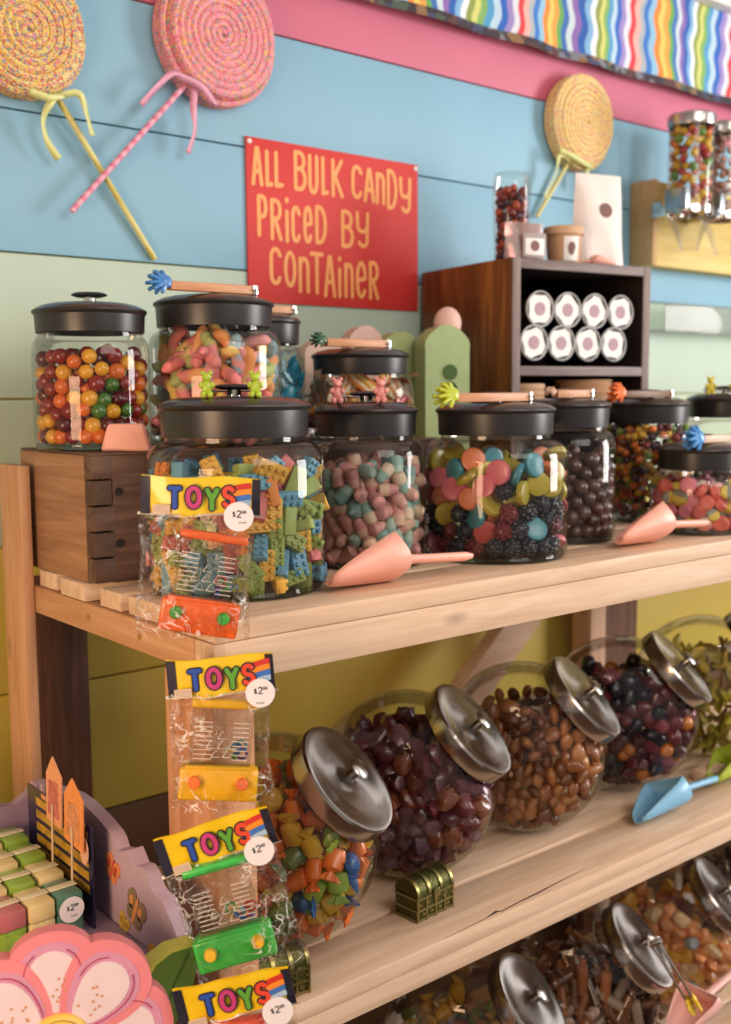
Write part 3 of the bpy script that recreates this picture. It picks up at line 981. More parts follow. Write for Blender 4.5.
def pick(kinds, z01, name):
    ws = [k[0] for k in kinds]
    if name == 'gummy_candy':
        ws = [k[0] * ((2.6 - 2.4 * z01) if 'berry' in k[1] else (.4 + 1.0 * z01)) for k in kinds]
    return kinds[random.choices(range(len(kinds)), ws)[0]]
NC = 0
for pts, r, kinds, name, cat, where, group, up in PILES:
    kp = visible(pts, r)
    zmin, zmax = pts[:, 2].min(), pts[:, 2].max()
    for p in pts[kp]:
        w, c, ms = pick(kinds, (p[2] - zmin) / (zmax - zmin + 1e-6), name)
        nm = name
        if name == 'gummy_candy':
            nm = 'berry_gummy' if 'berry' in c else 'disc_gummy'
        o = bpy.data.objects.new(nm, random.choice(ms))
        COL.objects.link(o)
        o.location = p
        o.rotation_euler = (random.uniform(0, 6.28), random.uniform(0, 6.28), random.uniform(0, 6.28))
        if nm in ('candy_brick', 'disc_gummy', 'oval_gummy') and random.random() < .55:
            to_eye = Vector(CAM - p) + Vector((random.uniform(-.6, .6), random.uniform(-.6, .6), random.uniform(-.5, .5)))
            o.rotation_euler = (to_eye.to_track_quat('Z', 'Y') @ Euler((0, 0, random.choice((0, 1.57, random.uniform(0, 3))))).to_quaternion()).to_euler()
        s = random.uniform(.92, 1.08)
        o.scale = (s, s, s)
        tag(o, c + ' ' + where, cat, group)
        NC += 1
print('candies', NC)

# ================================================================== CRATE
cr = thing('wooden_crate', 'old brown wooden crate with finger-jointed corner under the gumball jar', 'crate', (0, 0, 0))
CX0, CX1, CY0, CY1, CZ0, CZ1 = .512, 1.06, 1.096, 1.300, ZS + .0006, ZC
fz = [CZ0 + (CZ1 - CZ0) * k / 5 for k in range(6)]
e = MB().box2(CX0, CX0 + .022, CY0 + .0225, CY1, CZ0, CZ1 - .003, .001)
ep = e.build('end_panel', M_CRATEY, cr)
for k in (1, 3):
    MB().box2(CX0 + .0002, CX0 + .0218 + .004 * (k == 1), CY0, CY0 + .0222, fz[k] + .0012, fz[k + 1] - .0012, .0008).build('finger_joint', M_END, ep)
e = MB().box2(CX0 + .0228, CX1, CY0 + .0002, CY0 + .0218, CZ0, CZ1 - .003, .001)
for k in (0, 2, 4):
    e.box2(CX0 - .0002, CX0 + .024, CY0 + .0004, CY0 + .0216, fz[k] + .0012, fz[k + 1] - (.0012 if k < 4 else .003), .0006)
fp = e.build('front_panel', M_CRATEX, cr)
MB().box2(CX0 + .001, CX1, CY0 + .001, CY1, CZ1 - .003, CZ1, .001).build('top_panel', M_CRATEX, cr)
MB().box2(CX1 - .02, CX1, CY0 + .0225, CY1, CZ0, CZ1 - .0032, .001).build('end_panel', M_CRATEY, cr)
for z in (fz[1] + .015, fz[3] + .015):
    MB().cyl((CX0 + .03, CY0 + .0005, z), (CX0 + .03, CY0 - .0012, z), .0045, seg=12).build('nail', M_NAIL, fp)

# ================================================================== SCOOPS
def scoop(label, loc, rz, material, s=1.0, flip=False, handle=.105, group=None, rx=0, ry=0, L=.095):
    t = thing('candy_scoop', label, 'scoop', loc, (rx + (PI if flip else 0), ry, rz), group)
    nu, nv = 14, 14
    def sec(u, v):
        w = .029 * (.18 + .82 * min(1, u * 1.25) ** .6)
        h = .004 + .031 * u ** .75
        a = (v * 2 - 1) * PI / 2
        y = w * math.copysign(abs(math.sin(a)) ** .65, math.sin(a))
        z = .0012 + h * (1 - abs(math.cos(a)) ** .55)
        return Vector(((-L * (1 - u) - (z * .45 if u > .9 else z * .45 * u)) * s, y * s, z * s))
    mb = MB().grid(sec, nu, nv)
    cen = mb.bm.verts.new(Vector((-.006, 0, .012)) * s)
    mb.bm.verts.ensure_lookup_table()
    last = [v for v in mb.bm.verts if False]
    ring = mb.bm.verts[nu * 1:0:-1] if False else [mb.bm.verts[j * (nu + 1) + nu] for j in range(nv + 1)]
    for a, b in zip(ring, ring[1:]):
        mb.bm.faces.new((a, b, cen))
    mb.bm.faces.new((ring[-1], ring[0], cen))
    o = mb.build('bowl', material, t, angle=.9)
    md = o.modifiers.new('thickness', 'SOLIDIFY'); md.thickness = .0018 * s; md.offset = 1
    if handle:
        MB().tube([Vector((x, 0, z)) * s for x, z in ((-.006, .016), (.01, .016), (handle * .5, .013), (handle * .9, .010), (handle, .0095))], [.0075 * s, .0065 * s, .0062 * s, .0066 * s, .004 * s], 12, .75).build('handle', material, t)
    return t
M_PINKP = mat('coral_plastic', '#ecaa97', .42, var=.03)
M_BLUEP = mat('sky_blue_plastic', '#7db4d6', .38, var=.03)
M_LIMEP = mat('lime_plastic', '#a4b83a', .38, var=.03)
scoop('coral pink plastic scoop lying between the brick jar and the gummy bottle jar', (.772, .880, ZS + .011), 0, M_PINKP, 1.05, rx=R(-34))
scoop('coral pink plastic scoop in front of the short jar of ovals', (1.252, .878, ZS + .011), 0, M_PINKP, 1.05, rx=R(-34))
t = thing('candy_scoop', 'coral pink scoop turned upside down on the crate beside the gumballs', 'scoop', (.562, 1.113, ZC + .0004), (0, 0, R(-33)))
mb = MB().box((0, 0, .0155), (.056, .028, .031), None, .0045, 3)
for v in mb.bm.verts:
    k = 1 - .30 * v.co.z / .031
    v.co.x *= k; v.co.y *= k
mb.build('bowl', M_PINKP, t)
MB().tube([(.006, .012, .008), (.006, .03, .007), (.006, .055, .006)], [.005, .005, .004], 10, .7).build('handle', M_PINKP, t)
scoop('sky blue plastic scoop with a light handle on the middle shelf', (1.322, .893, ZM + .009), R(3), M_BLUEP, 1.1, rx=R(-24))
scoop('lime green plastic scoop below the yellow-green candy flakes', (1.540, .908, ZM + .012), R(3), M_LIMEP, 1.2, rx=R(-30))
scoop('pale pink scoop leaning on the tilted jars of the bottom shelf', (1.315, .832, ZB + .118), R(0), mat('pale_pink_plastic', '#e4b0a6', .42, var=.03), 1.0, ry=R(-12))
tag(MB().box2(1.44, 1.50, .93, .952, ZM, ZM + .018, .001).build('wood_block', M_PX), 'small pine offcut lying behind the sky blue scoop handle', 'wood block')

# ================================================================== TONGS
M_ARM = wood('bamboo', ('#a8724e', '#c58d68', '#d6a47c'), 'X', 30, .4, False)
def bear_mb(s):
    mb = MB().ball((0, 0, .40 * s), .22 * s, (1, .8, 1.25)).ball((0, 0, .80 * s), .19 * s, (1, .9, .95))
    for q in (-1, 1):
        mb.ball((q * .15 * s, 0, .97 * s), .085 * s).ball((q * .22 * s, -.08 * s, .50 * s), .10 * s, (1, 1, 1.3)).ball((q * .13 * s, -.06 * s, .13 * s), .12 * s, (1, 1.1, 1.2))
    mb.ball((0, -.15 * s, .76 * s), .08 * s)
    return mb
def hand_mb(s):
    """little open hand, fingers towards -x"""
    mb = MB().ball((0, 0, 0), .42 * s, (1, .5, 1))
    for k, (a, l) in enumerate(((-62, .75), (-30, .95), (-6, 1.05), (18, .98), (44, .82), (75, .6))):
        d = Vector((-math.cos(R(a)), 0, math.sin(R(a))))
        mb.tube([d * .2 * s, d * .6 * s, d * l * .95 * s, d * l * 1.05 * s], [.15 * s, .14 * s, .12 * s, .06 * s], 8)
        mb.ball(d * l * s, .13 * s, seg=8, rings=6)
    return mb
def tongs(label, loc, rz, kind, tipmat, sep=.0, L=.10, arm=M_ARM, ts=.016, group='novelty candy tongs lying on the jar lids'):
    t = thing('candy_tongs', label, 'tongs', loc, (0, 0, rz), group)
    ys = (-sep, sep) if sep else (-.0045, .0045)
    for y in ys:
        a = MB().box((0, y, .0058), (L, .003, .0105), None, .0008)
        a.build('arm', arm, t)
        if kind == 'bear':
            mb = bear_mb(ts)
            Mt = Matrix.Translation((-L / 2 - .004, y, -.0015)) @ Matrix.Rotation(-PI / 2, 4, 'Z')
            mb.build('bear_tip', tipmat, t, M=Mt)
        else:
            mb = hand_mb(ts)
            mb.build('hand_tip', tipmat, t, M=Matrix.Translation((-L / 2 - .006, y, .0095)) @ Matrix.Rotation(R(14) * (1 if y > 0 else -1), 4, 'X'))
    MB().tube([(L / 2 - .002, ys[0], .0058), (L / 2 + .004, ys[0], .0058), (L / 2 + .0055, 0, .0058), (L / 2 + .004, ys[1], .0058), (L / 2 - .002, ys[1], .0058)], .0052, 8, .3).build('hinge', M_CHROME, t)
    if not sep:
        MB().box((L / 2 + .002, 0, .0058), (.007, .0145, .0125), None, .001).build('end_clip', M_CHROME, t)
    return t
def jt(k, fr=0):
    x, y, z, r, h0, h1 = JARS[k][:6]
    return x, y - fr, z + h1 + .0072
def tip(nm, h):
    return mat('tip_' + nm, h, .35, coat=.3, var=.05)
x, y, z = jt('worm', .027); tongs('bamboo tongs with blue hand tips on the gummy worm jar lid', (x - .026, y - .01, z), 0, 'hand', tip('blue', '#3f7fc0'), L=.115, ts=.019)
x, y, z = jt('blue', .027); tongs('bamboo tongs with a chrome end on the slim blue candy jar', (x - .005, y, z), 0, 'hand', tip('teal', '#2f8f8a'), L=.07, ts=.009)
x, y, z = jt('belt', .027); tongs('bamboo tongs with dark green hand tips on the sour belt jar lid', (x - .030, y, z), 0, 'hand', tip('dark_green', '#2c5a3c'), L=.105, ts=.014)
x, y, z = jt('brick'); tongs('tongs with lime bear tips straddling the knob of the brick jar', (x - .005, y - .005, z), R(56), 'bear', tip('lime', '#a9c437'), sep=.0245, L=.085, arm=M_BLACK, ts=.026)
x, y, z = jt('bottle'); tongs('tongs with pink bear tips straddling the knob of the bottle jar', (x - .012, y, z), R(52), 'bear', tip('pink', '#ec9a94'), sep=.0255, L=.075, arm=M_BLACK, ts=.029)
x, y, z = jt('disc', .027); tongs('bamboo tongs with yellow-green hand tips on the disc jar lid', (x - .046, y - .01, z), 0, 'hand', tip('yellow_green', '#b4c02c'), L=.124, ts=.021)
x, y, z = jt('choc', .027); tongs('bamboo tongs with a chrome end on the chocolate ball jar lid', (x - .02, y, z), 0, 'hand', tip('pale_tan', '#caa183'), L=.07, ts=.009)
x, y, z = jt('tiny', .027); tongs('brown tongs with orange hand tips on the tiny ball jar lid', (x - .046, y, z), 0, 'hand', tip('orange', '#e8702a'), L=.120, arm=wood('brown_arm', ('#5a3a26', '#70492f', '#80583c'), 'X', 30, .4, False), ts=.021)
x, y, z = jt('dark'); tongs('tongs with yellow bear tips on the farthest black jar lid', (x - .075, y - .035, z), R(38), 'bear', tip('yellow', '#dccb3c'), sep=.019, L=.09, arm=M_BLACK, ts=.028)
x, y, z = jt('oval', .006); tongs('pale tongs with bright blue hand tips on the short jar lid', (x + .004, y - .02, z), R(2), 'hand', tip('bright_blue', '#3d86c6'), L=.095, arm=wood('pale_arm', ('#b08a70', '#cfae94', '#dcc0a8'), 'X', 30, .4, False), ts=.025)
tg_ = tongs('yellow-tipped steel tongs leaning by the pale pink scoop at the bottom', (1.189, .808, .722), 0, 'hand', tip('yellow_b', '#e0c02c'), L=.085, ts=.018, arm=M_CHROME)
tg_.rotation_euler = Vector((-.34, .40, .86)).to_track_quat('X', 'Y').to_euler()

# ================================================================== TREASURE CHESTS
M_BRONZE = mat('bronze_green', '#4d4c24', .35, .75, var=.25, scale=300, bump=.5, bscale=500)
M_GOLD = mat('old_gold', '#948a56', .3, .9, var=.1)
def chest(label, loc, rz, s=1.0):
    t = thing('treasure_chest', label, 'treasure chest', loc, (0, 0, rz), 'little treasure chests')
    W, Dp, H = .062 * s, .036 * s, .030 * s
    MB().box((0, 0, H / 2), (W, Dp, H), None, .001).build('chest_base', M_BRONZE, t)
    def half(w, r, m=1.0):
        pts = [(r * math.cos(PI * k / 14), r * .95 * math.sin(PI * k / 14)) for k in range(15)]
        return MB().prism(pts, -w / 2, w / 2, Matrix.Translation((0, 0, H + .0006)) @ Matrix.Rotation(PI / 2, 4, 'Z'))
    lid = half(W * .99, Dp * .5).build('chest_lid', M_BRONZE, t)
    for u in (-.46, -.16, .16, .46):
        half(.0042 * s, Dp * .5 + .0014).build('band', M_GOLD, lid, M=Matrix.Translation((u * W, 0, 0)))
    b = MB()
    for z in (.08, .45, .9):
        b.box((0, -Dp / 2, H * z), (W * 1.01, .0024, .0022 * s))
        b.box((-W / 2, 0, H * z), (.0024, Dp * 1.01, .0022 * s))
    for u in (-.48, -.25, 0, .25, .48):
        b.box((u * W, -Dp / 2, H / 2), (.0024 * s, .0026, H))
    for k in range(9):
        b.box((-W * .44 + k * W * .11, -Dp / 2, H * (.28 if k % 2 else .68)), (.005 * s, .003, .0025 * s))
    b.build('trim_bands', M_GOLD, t)
    MB().box((0, -Dp / 2 - .0016, H * .95), (.010 * s, .003, .010 * s), None, .0006).build('clasp', M_GOLD, t)
    return t
chest('little bronze treasure chest standing at the shelf edge below the purple candy jar', (.826, .906, ZM + .0005), R(4))
chest('little golden treasure chest half hidden behind the green water game toy', (.588, .872, ZM + .0005), R(-8), 1.0)

# ================================================================== SIGN
sx0, sx1, sz0, sz1 = .941, 1.2965, 1.646, 1.897
sg = thing('price_sign', 'red sign lettered in orange on the blue planks', 'sign', (0, 0, 0))
MB().box2(sx0, sx1, WY - .0042, WY - .0012, sz0, sz1, .0004).build('sign_board', mat('sign_red', '#cf3532', .55, var=.03, scale=8), sg)
LET = [('A', .9504, .9716, 1.8244, 1.8835), ('L', .9755, .9914, 1.8251, 1.8811), ('L', .9925, 1.011, 1.8258, 1.8812), ('B', 1.029, 1.0557, 1.8256, 1.8875), ('U', 1.0586, 1.0798, 1.8229, 1.8854), ('L', 1.0847, 1.1007, 1.824, 1.8851), ('K', 1.1043, 1.1319, 1.8229, 1.8846), ('C', 1.1464, 1.1722, 1.8253, 1.8801), ('A', 1.1741, 1.1984, 1.8218, 1.8785), ('n', 1.1997, 1.2217, 1.8208, 1.8741), ('D', 1.2238, 1.2489, 1.8154, 1.8822), ('Y', 1.2523, 1.2814, 1.8123, 1.8733),
 ('P', .9582, .9797, 1.7473, 1.8117), ('R', .9824, 1.0072, 1.7439, 1.808), ('i', 1.0101, 1.0218, 1.7419, 1.8149), ('C', 1.0234, 1.0435, 1.7433, 1.8013), ('e', 1.0465, 1.0676, 1.7443, 1.8037), ('D', 1.0706, 1.0958, 1.7449, 1.8064), ('B', 1.1233, 1.152, 1.7434, 1.8046), ('Y', 1.1552, 1.1859, 1.746, 1.8054),
 ('C', .9798, 1.0052, 1.6745, 1.7335), ('O', 1.008, 1.0334, 1.6723, 1.7296), ('n', 1.0362, 1.0602, 1.6648, 1.7222), ('T', 1.0603, 1.0879, 1.6637, 1.7313), ('A', 1.0884, 1.1128, 1.6602, 1.7285), ('i', 1.1147, 1.1273, 1.6602, 1.731), ('n', 1.1298, 1.1517, 1.6612, 1.7191), ('e', 1.1543, 1.1804, 1.6625, 1.7235), ('R', 1.1824, 1.2071, 1.6609, 1.7254)]
mb = MB()
for ch, a, b, c, d in LET:
    p = .0028
    write(mb, ch, a + p, b - p, c + p, d - p, .0068, WY - .0046)
mb.build('lettering', mat('sign_orange', '#f0a45e', .55, var=.03), sg, False)
for x in (sx0 + .006, sx1 - .006):
    MB().ball((x, WY - .005, sz1 - .007), .0042, (1, .7, 1)).build('push_pin', mat('pin_white', '#efe9e4', .2), sg)

# ================================================================== LOLLIPOPS ON THE WALL
def lolly(label, c, rad, material, trim, p0, p1, stickmat, rib, ribbons, th=.034, tilt=(0, 0)):
    t = thing('hanging_lollipop', label, 'decoration', c, (0, 0, 0), 'giant rope lollipops hung on the wall')
    x, y, z = c
    Mt = Matrix.Rotation(tilt[0], 4, 'Z') @ Matrix.Rotation(tilt[1], 4, 'X')
    tr = .0058
    body = MB().lathe([(0, th / 2), (rad - .004, th / 2), (rad, th / 2 - .004), (rad, -th / 2 + .006), (rad - .005, -th / 2 + .002), (0, -th / 2 + .002)], 60, Mt @ Matrix.Rotation(PI / 2, 4, 'X'))
    d = body.build('candy_disc', material, t)
    turns = (rad - .004) / (2 * tr * .93)
    n = int(turns * 34)
    pts = []
    for i in range(n + 1):
        a = i / n * turns * 2 * PI
        q = .002 + (rad - .007) * i / n
        pts.append(Mt @ Vector((q * math.cos(a), -th / 2 + .001, q * math.sin(a))))
    MB().tube(pts, [tr * min(1, (n - i + .3) / 8) for i in range(n + 1)], 7).build('rope_coil', trim, d)
    pts = []
    for i in range(3 * 50 + 1):
        a = i / 50 * 2 * PI
        pts.append(Mt @ Vector(((rad + .001) * math.cos(a), -th / 2 + .004 + i / 150 * (th - .006), (rad + .001) * math.sin(a))))
    MB().tube(pts, [tr * min(1, (150 - i + .3) / 6, (i + .3) / 6) for i in range(151)], 7).build('rope_edge', trim, d)
    a, b = Vector(p0) - Vector(c), Vector(p1) - Vector(c)
    MB().cyl(a, b, .0042, seg=12).build('stick', stickmat, t)
    for pts in ribbons:
        Q = [Vector(p) - Vector(c) for p in pts]
        P = []
        for i in range(len(Q) - 1):
            a0, a1, a2, a3 = Q[max(i - 1, 0)], Q[i], Q[i + 1], Q[min(i + 2, len(Q) - 1)]
            for k in range(6):
                u = k / 6
                P.append(.5 * (2 * a1 + (a2 - a0) * u + (2 * a0 - 5 * a1 + 4 * a2 - a3) * u * u + (3 * a1 - a0 - 3 * a2 + a3) * u ** 3))
        P.append(Q[-1])
        mb = MB()
        w = .0042
        row = []
        for i, p in enumerate(P):
            tg = (P[min(i + 1, len(P) - 1)] - P[max(i - 1, 0)]).normalized()
            nr = tg.cross(Vector((0, 1, 0))).normalized()
            tw = Vector((0, .7 * w * math.sin(i * .35), 0))
            row.append((mb.bm.verts.new(p - nr * w + tw), mb.bm.verts.new(p + nr * w - tw)))
        for A, B in zip(row, row[1:]):
            mb.bm.faces.new((A[0], A[1], B[1], B[0]))
        o = mb.build('ribbon', rib, t)
        md = o.modifiers.new('thickness', 'SOLIDIFY'); md.thickness = .0006
    return t
M_LY = speckle('rope_yellow_speckled', '#dfcf92', ('#c85a52', '#d98a5a', '#dcbf4e', '#5d7d92', '#c96a86'), 330)
M_LYC = speckle('rope_cream_speckled', '#dfc878', ('#d9705c', '#e2b656', '#7d93a0', '#d98098'), 420)
M_LP = speckle('rope_pink_speckled', '#ea9aa8', ('#dc7890', '#e3c05c', '#8fa0b0', '#e9a0a6', '#d86a70'), 420)
M_LPB = speckle('rope_pink_edge', '#c9717c', ('#d75a78', '#c9a04c', '#6f8a7a', '#b8505c'), 330)
M_LW = speckle('rope_pale_yellow', '#e6d28e', ('#e09a6c', '#e9cf6c', '#dd8a8a', '#c9c29a'), 420)
def stripe(nm, a, b):
    m, nt, out = new_mat(nm)
    bs = N(nt, 'ShaderNodeBsdfPrincipled', Roughness=.5)
    tc = N(nt, 'ShaderNodeTexCoord')
    wv = N(nt, 'ShaderNodeTexWave', Scale=26.0, Distortion=.3)
    wv.bands_direction = 'DIAGONAL'
    nt.links.new(tc.outputs['Object'], wv.inputs['Vector'])
    c = ramp(nt, wv.outputs['Fac'], [(0, a), (.5, a), (.55, b), (1, b)])
    nt.links.new(c, bs.inputs['Base Color'])
    nt.links.new(bs.outputs[0], out.inputs[0])
    return m
M_RY = mat('ribbon_yellow_green', '#d6d890', .4, var=.05)
M_RP = mat('ribbon_pink', '#dfa0b8', .4, var=.05)
Yl = WY - .0185
lolly('giant yellow speckled rope lollipop with crossed stick at the wall corner', (.588, Yl, 1.977), .078, M_LY, M_LYC, (.625, Yl, 1.910), (.778, Yl + .012, 1.699), stripe('stick_yellow', '#d9d08a', '#c8b85e'), M_RY,
      [[(.628, Yl - .012, 1.902), (.612, Yl - .02, 1.885), (.606, Yl - .012, 1.865), (.612, Yl - .008, 1.84), (.628, Yl - .006, 1.818)], [(.63, Yl - .012, 1.9), (.655, Yl - .018, 1.905), (.668, Yl - .012, 1.88), (.676, Yl - .01, 1.855)], [(.585, Yl - .02, 1.897), (.61, Yl - .022, 1.892), (.632, Yl - .018, 1.9)]])
lolly('giant pink speckled rope lollipop on a pink striped stick', (.884, Yl, 2.027), .093, M_LPB, M_LP, (.835, Yl - .004, 1.958), (.642, Yl - .010, 1.751), stripe('stick_pink', '#e6a9bc', '#d97f9c'), M_RP,
      [[(.835, Yl - .012, 1.950), (.80, Yl - .022, 1.958), (.775, Yl - .016, 1.935), (.752, Yl - .01, 1.908)], [(.838, Yl - .012, 1.945), (.832, Yl - .016, 1.915), (.836, Yl - .012, 1.885), (.826, Yl - .008, 1.852)], [(.80, Yl - .018, 1.957), (.84, Yl - .024, 1.945), (.87, Yl - .02, 1.925)]])
lolly('giant pale yellow rope lollipop on the wall above the dark cubby', (1.712, Yl, 2.026), .084, M_LW, M_LW, (1.685, Yl, 1.955), (1.600, Yl + .01, 1.838), mat('stick_cream', '#d8cc84', .5), M_RY,
      [[(1.67, Yl - .012, 1.948), (1.63, Yl - .02, 1.952), (1.628, Yl - .014, 1.92), (1.60, Yl - .01, 1.87)], [(1.68, Yl - .012, 1.945), (1.715, Yl - .018, 1.945), (1.712, Yl - .012, 1.90)], [(1.63, Yl - .02, 1.962), (1.68, Yl - .026, 1.948), (1.73, Yl - .02, 1.94)]], th=.034)

# ================================================================== VALANCE
def rainbow():
    m, nt, out = new_mat('rainbow_fabric')
    b = N(nt, 'ShaderNodeBsdfPrincipled', Roughness=.8)
    tc = N(nt, 'ShaderNodeTexCoord')
    sp = N(nt, 'ShaderNodeSeparateXYZ')
    nt.links.new(tc.outputs['Object'], sp.inputs[0])
    def M_(op, a, b_=None):
        n = N(nt, 'ShaderNodeMath', operation=op)
        for i, v in enumerate((a, b_)):
            if v is None:
                continue
            if isinstance(v, (int, float)):
                n.inputs[i].default_value = v
            else:
                nt.links.new(v, n.inputs[i])
        return n.outputs[0]
    nz = N(nt, 'ShaderNodeTexNoise', Scale=5.0, Detail=1.0)
    nt.links.new(tc.outputs['Object'], nz.inputs['Vector'])
    wob = M_('MULTIPLY', M_('SINE', M_('ADD', M_('MULTIPLY', sp.outputs[2], 95.0), M_('MULTIPLY', sp.outputs[0], 16.0))), .0042)
    u = M_('ADD', M_('ADD', sp.outputs[0], wob), M_('MULTIPLY', nz.outputs['Fac'], .05))
    fr = M_('FRACT', M_('MULTIPLY', u, 2.9))
    cs = ['#2f5fb0', '#7fb0d8', '#e9ecef', '#8a9a4a', '#cdd07a', '#7fae62', '#4f9ac8', '#b7d3e6', '#2c66bf', '#9a8ac8', '#d9dce8', '#d8434a', '#efb0a8', '#a8b4bc', '#3a78c8', '#8fc0dc', '#ef8a3a', '#f3c86a', '#f0a04a', '#6aa85a', '#3f70b8', '#c9d8e0', '#8a6ab0']
    c = ramp(nt, fr, [(i / len(cs), k) for i, k in enumerate(cs)], 'CONSTANT')
    nt.links.new(c, b.inputs['Base Color'])
    nt.links.new(b.outputs[0], out.inputs[0])
    return m
va = thing('window_valance', 'rainbow wave striped fabric valance along the ceiling', 'valance', (0, 0, 0))
def vf(off):
    return lambda u, v: Vector((.9 + 2.2 * u, WY - .024 + off + .005 * math.sin(u * 60 + .8 * math.sin(u * 19)) * (.4 + .6 * (1 - v)), 2.148 + .185 * v))
MB().grid(vf(0), 220, 6).build('fabric', rainbow(), va)
M_TRIM = speckle('valance_trim', '#3a3038', ('#5a3a3a', '#3f4a6a', '#8a6a4a', '#4a5a4a', '#7a7a86'), 55)
def vt(u, v):
    p = vf(-.004)(u, 0); p.z = 2.138 + .016 * v; return p
MB().grid(vt, 220, 2).build('hem', M_TRIM, va)
tag(MB().box2(-1.2, 4.2, WY - .05, WY - .001, 2.334, 2.36).build('trim_1', mat('ceiling_paint', '#e4dfdc', .8)), kind='structure')

# ================================================================== CUBBY CABINET
cb = thing('wooden_cubby', 'dark stained open wooden cubby standing on the top shelf against the wall', 'cabinet', (1.265, 1.18, ZS + .0006), (0, 0, R(-8)))
CW, CD, CH, CT = .300, .252, .419, .016
M_WAL = wood('walnut_panel', ('#3c210e', '#6e4320', '#9a6630'), 'Z', 7, .35, False)
M_GREYW = wood('grey_edge', ('#6a5f5e', '#857876', '#9c908c'), 'X', 12, .6, False)
M_GREYZ = wood('grey_edge_z', ('#6a5a56', '#80706b', '#978882'), 'Z', 12, .6, False)
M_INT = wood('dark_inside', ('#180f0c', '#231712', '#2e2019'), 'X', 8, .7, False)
for x0 in (0, CW - CT):
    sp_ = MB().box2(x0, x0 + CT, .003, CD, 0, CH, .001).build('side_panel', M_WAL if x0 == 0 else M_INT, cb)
    MB().box2(x0, x0 + CT, 0, .0028, 0, CH, .0006).build('front_edge', M_GREYZ, sp_)
for z0 in (.001, .166, .235, CH - CT):
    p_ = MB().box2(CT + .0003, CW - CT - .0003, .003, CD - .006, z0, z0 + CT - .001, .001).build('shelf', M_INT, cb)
    MB().box2(CT + .0003, CW - CT - .0003, 0, .0028, z0, z0 + CT - .001, .0006).build('front_edge', M_GREYW, p_)
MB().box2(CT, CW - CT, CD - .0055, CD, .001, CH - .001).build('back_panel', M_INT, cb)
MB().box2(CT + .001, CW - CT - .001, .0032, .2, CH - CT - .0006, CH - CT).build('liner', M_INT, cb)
CM = Matrix.Translation((1.265, 1.18, ZS)) @ Matrix.Rotation(R(-8), 4, 'Z')
cup0 = None
for row, zc, xs in ((0, 1.581, (.046, .1035, .161, .2185)), (1, 1.6345, (.058, .1165, .175, .2335))):
    for i, x in enumerate(xs):
        p = CM @ Vector((x, .004, zc - ZS))
        ORD = ('first', 'second', 'third', 'last')
        lab = 'clear cup with round brown-printed white lid label, %s of the cubby\'s %s row' % (ORD[i], 'lower' if row == 0 else 'upper')
        if cup0 is None:
            t = cup0 = thing('packed_cup', lab, 'cup', p, (R(90), 0, R(-8)), 'clear lidded cups stacked in the cubby')
            MB().lathe([(.0275, 0), (.0285, -.002), (.024, -.085), (.022, -.087), (0, -.087)], 36).build('cup_body', clear('cup_plastic', '#dcdcdc', '#b8bcbe', .05, 1.4), t)
            lid = MB().lathe([(.0262, .0005), (.0280, -.001), (.0286, .001), (.0286, .003), (.0272, .0042), (.0262, .0012)], 36).build('lid_rim', mat('clear_rim', '#d9dee2', .15, coat=.4), t)
            pl = []
            for k in range(12):
                q = .0255 if k % 3 else .0212
                pl.append((q * math.cos(k * PI / 6 + .3), q * math.sin(k * PI / 6 + .3)))
            MB().prism(pl, 0, .0006, Matrix.Rotation(-PI / 2, 4, 'X') @ Matrix.Translation((0, -.0012, 0))).build('paper_label', M_WHITE, t)
            MB().lathe([(0, .0020), (.0108, .0020), (.0108, .0014), (0, .0014)], 24).build('printed_circle', mat('mauve_print', '#b2949e', .7), t)
            MB().lathe([(0, -.0012), (.0262, -.0012), (.0262, -.003), (0, -.003)], 30).build('dark_filling', mat('cup_filling', '#55504e', .6, var=.3, scale=150), t)
        else:
            t = copy_tree(cup0)
            t.location = p
            t.rotation_euler = (R(90), R(random.uniform(-30, 30)), R(-8))
            t['label'] = lab
# stacked lids and kraft bowls below
for i in range(4):
    p = CM @ Vector((.054, .040, .1828 + i * .0102))
    o = MB().lathe([(0, 0), (.035, 0), (.0365, .003), (.0365, .008), (.034, .0098), (0, .0098)], 32).build('paper_cover', mat('kraft_light', '#cfa987', .75, var=.05))
    o.location = p
    tag(o, 'round kraft paper cover, %s in the stack in the cubby bottom' % ('lowest', 'second lowest', 'second highest', 'topmost')[i], 'cup lid', 'kraft cup covers stacked in the cubby')
for i in range(4):
    p = CM @ Vector((.200, .056, .1828 + i * .0060))
    o = MB().lathe([(0, .001), (.034, 0), (.048, .026), (.0495, .0265), (.0495, .0285), (.047, .0285), (.033, .003), (0, .003)], 36).build('kraft_bowl', M_KRAFT)
    o.location = p
    tag(o, 'kraft paper bowl, %s of the nested bowls in the cubby bottom' % ('lowest', 'second lowest', 'second highest', 'topmost')[i], 'bowl', 'nested kraft bowls in the cubby')
ZT = ZS + CH
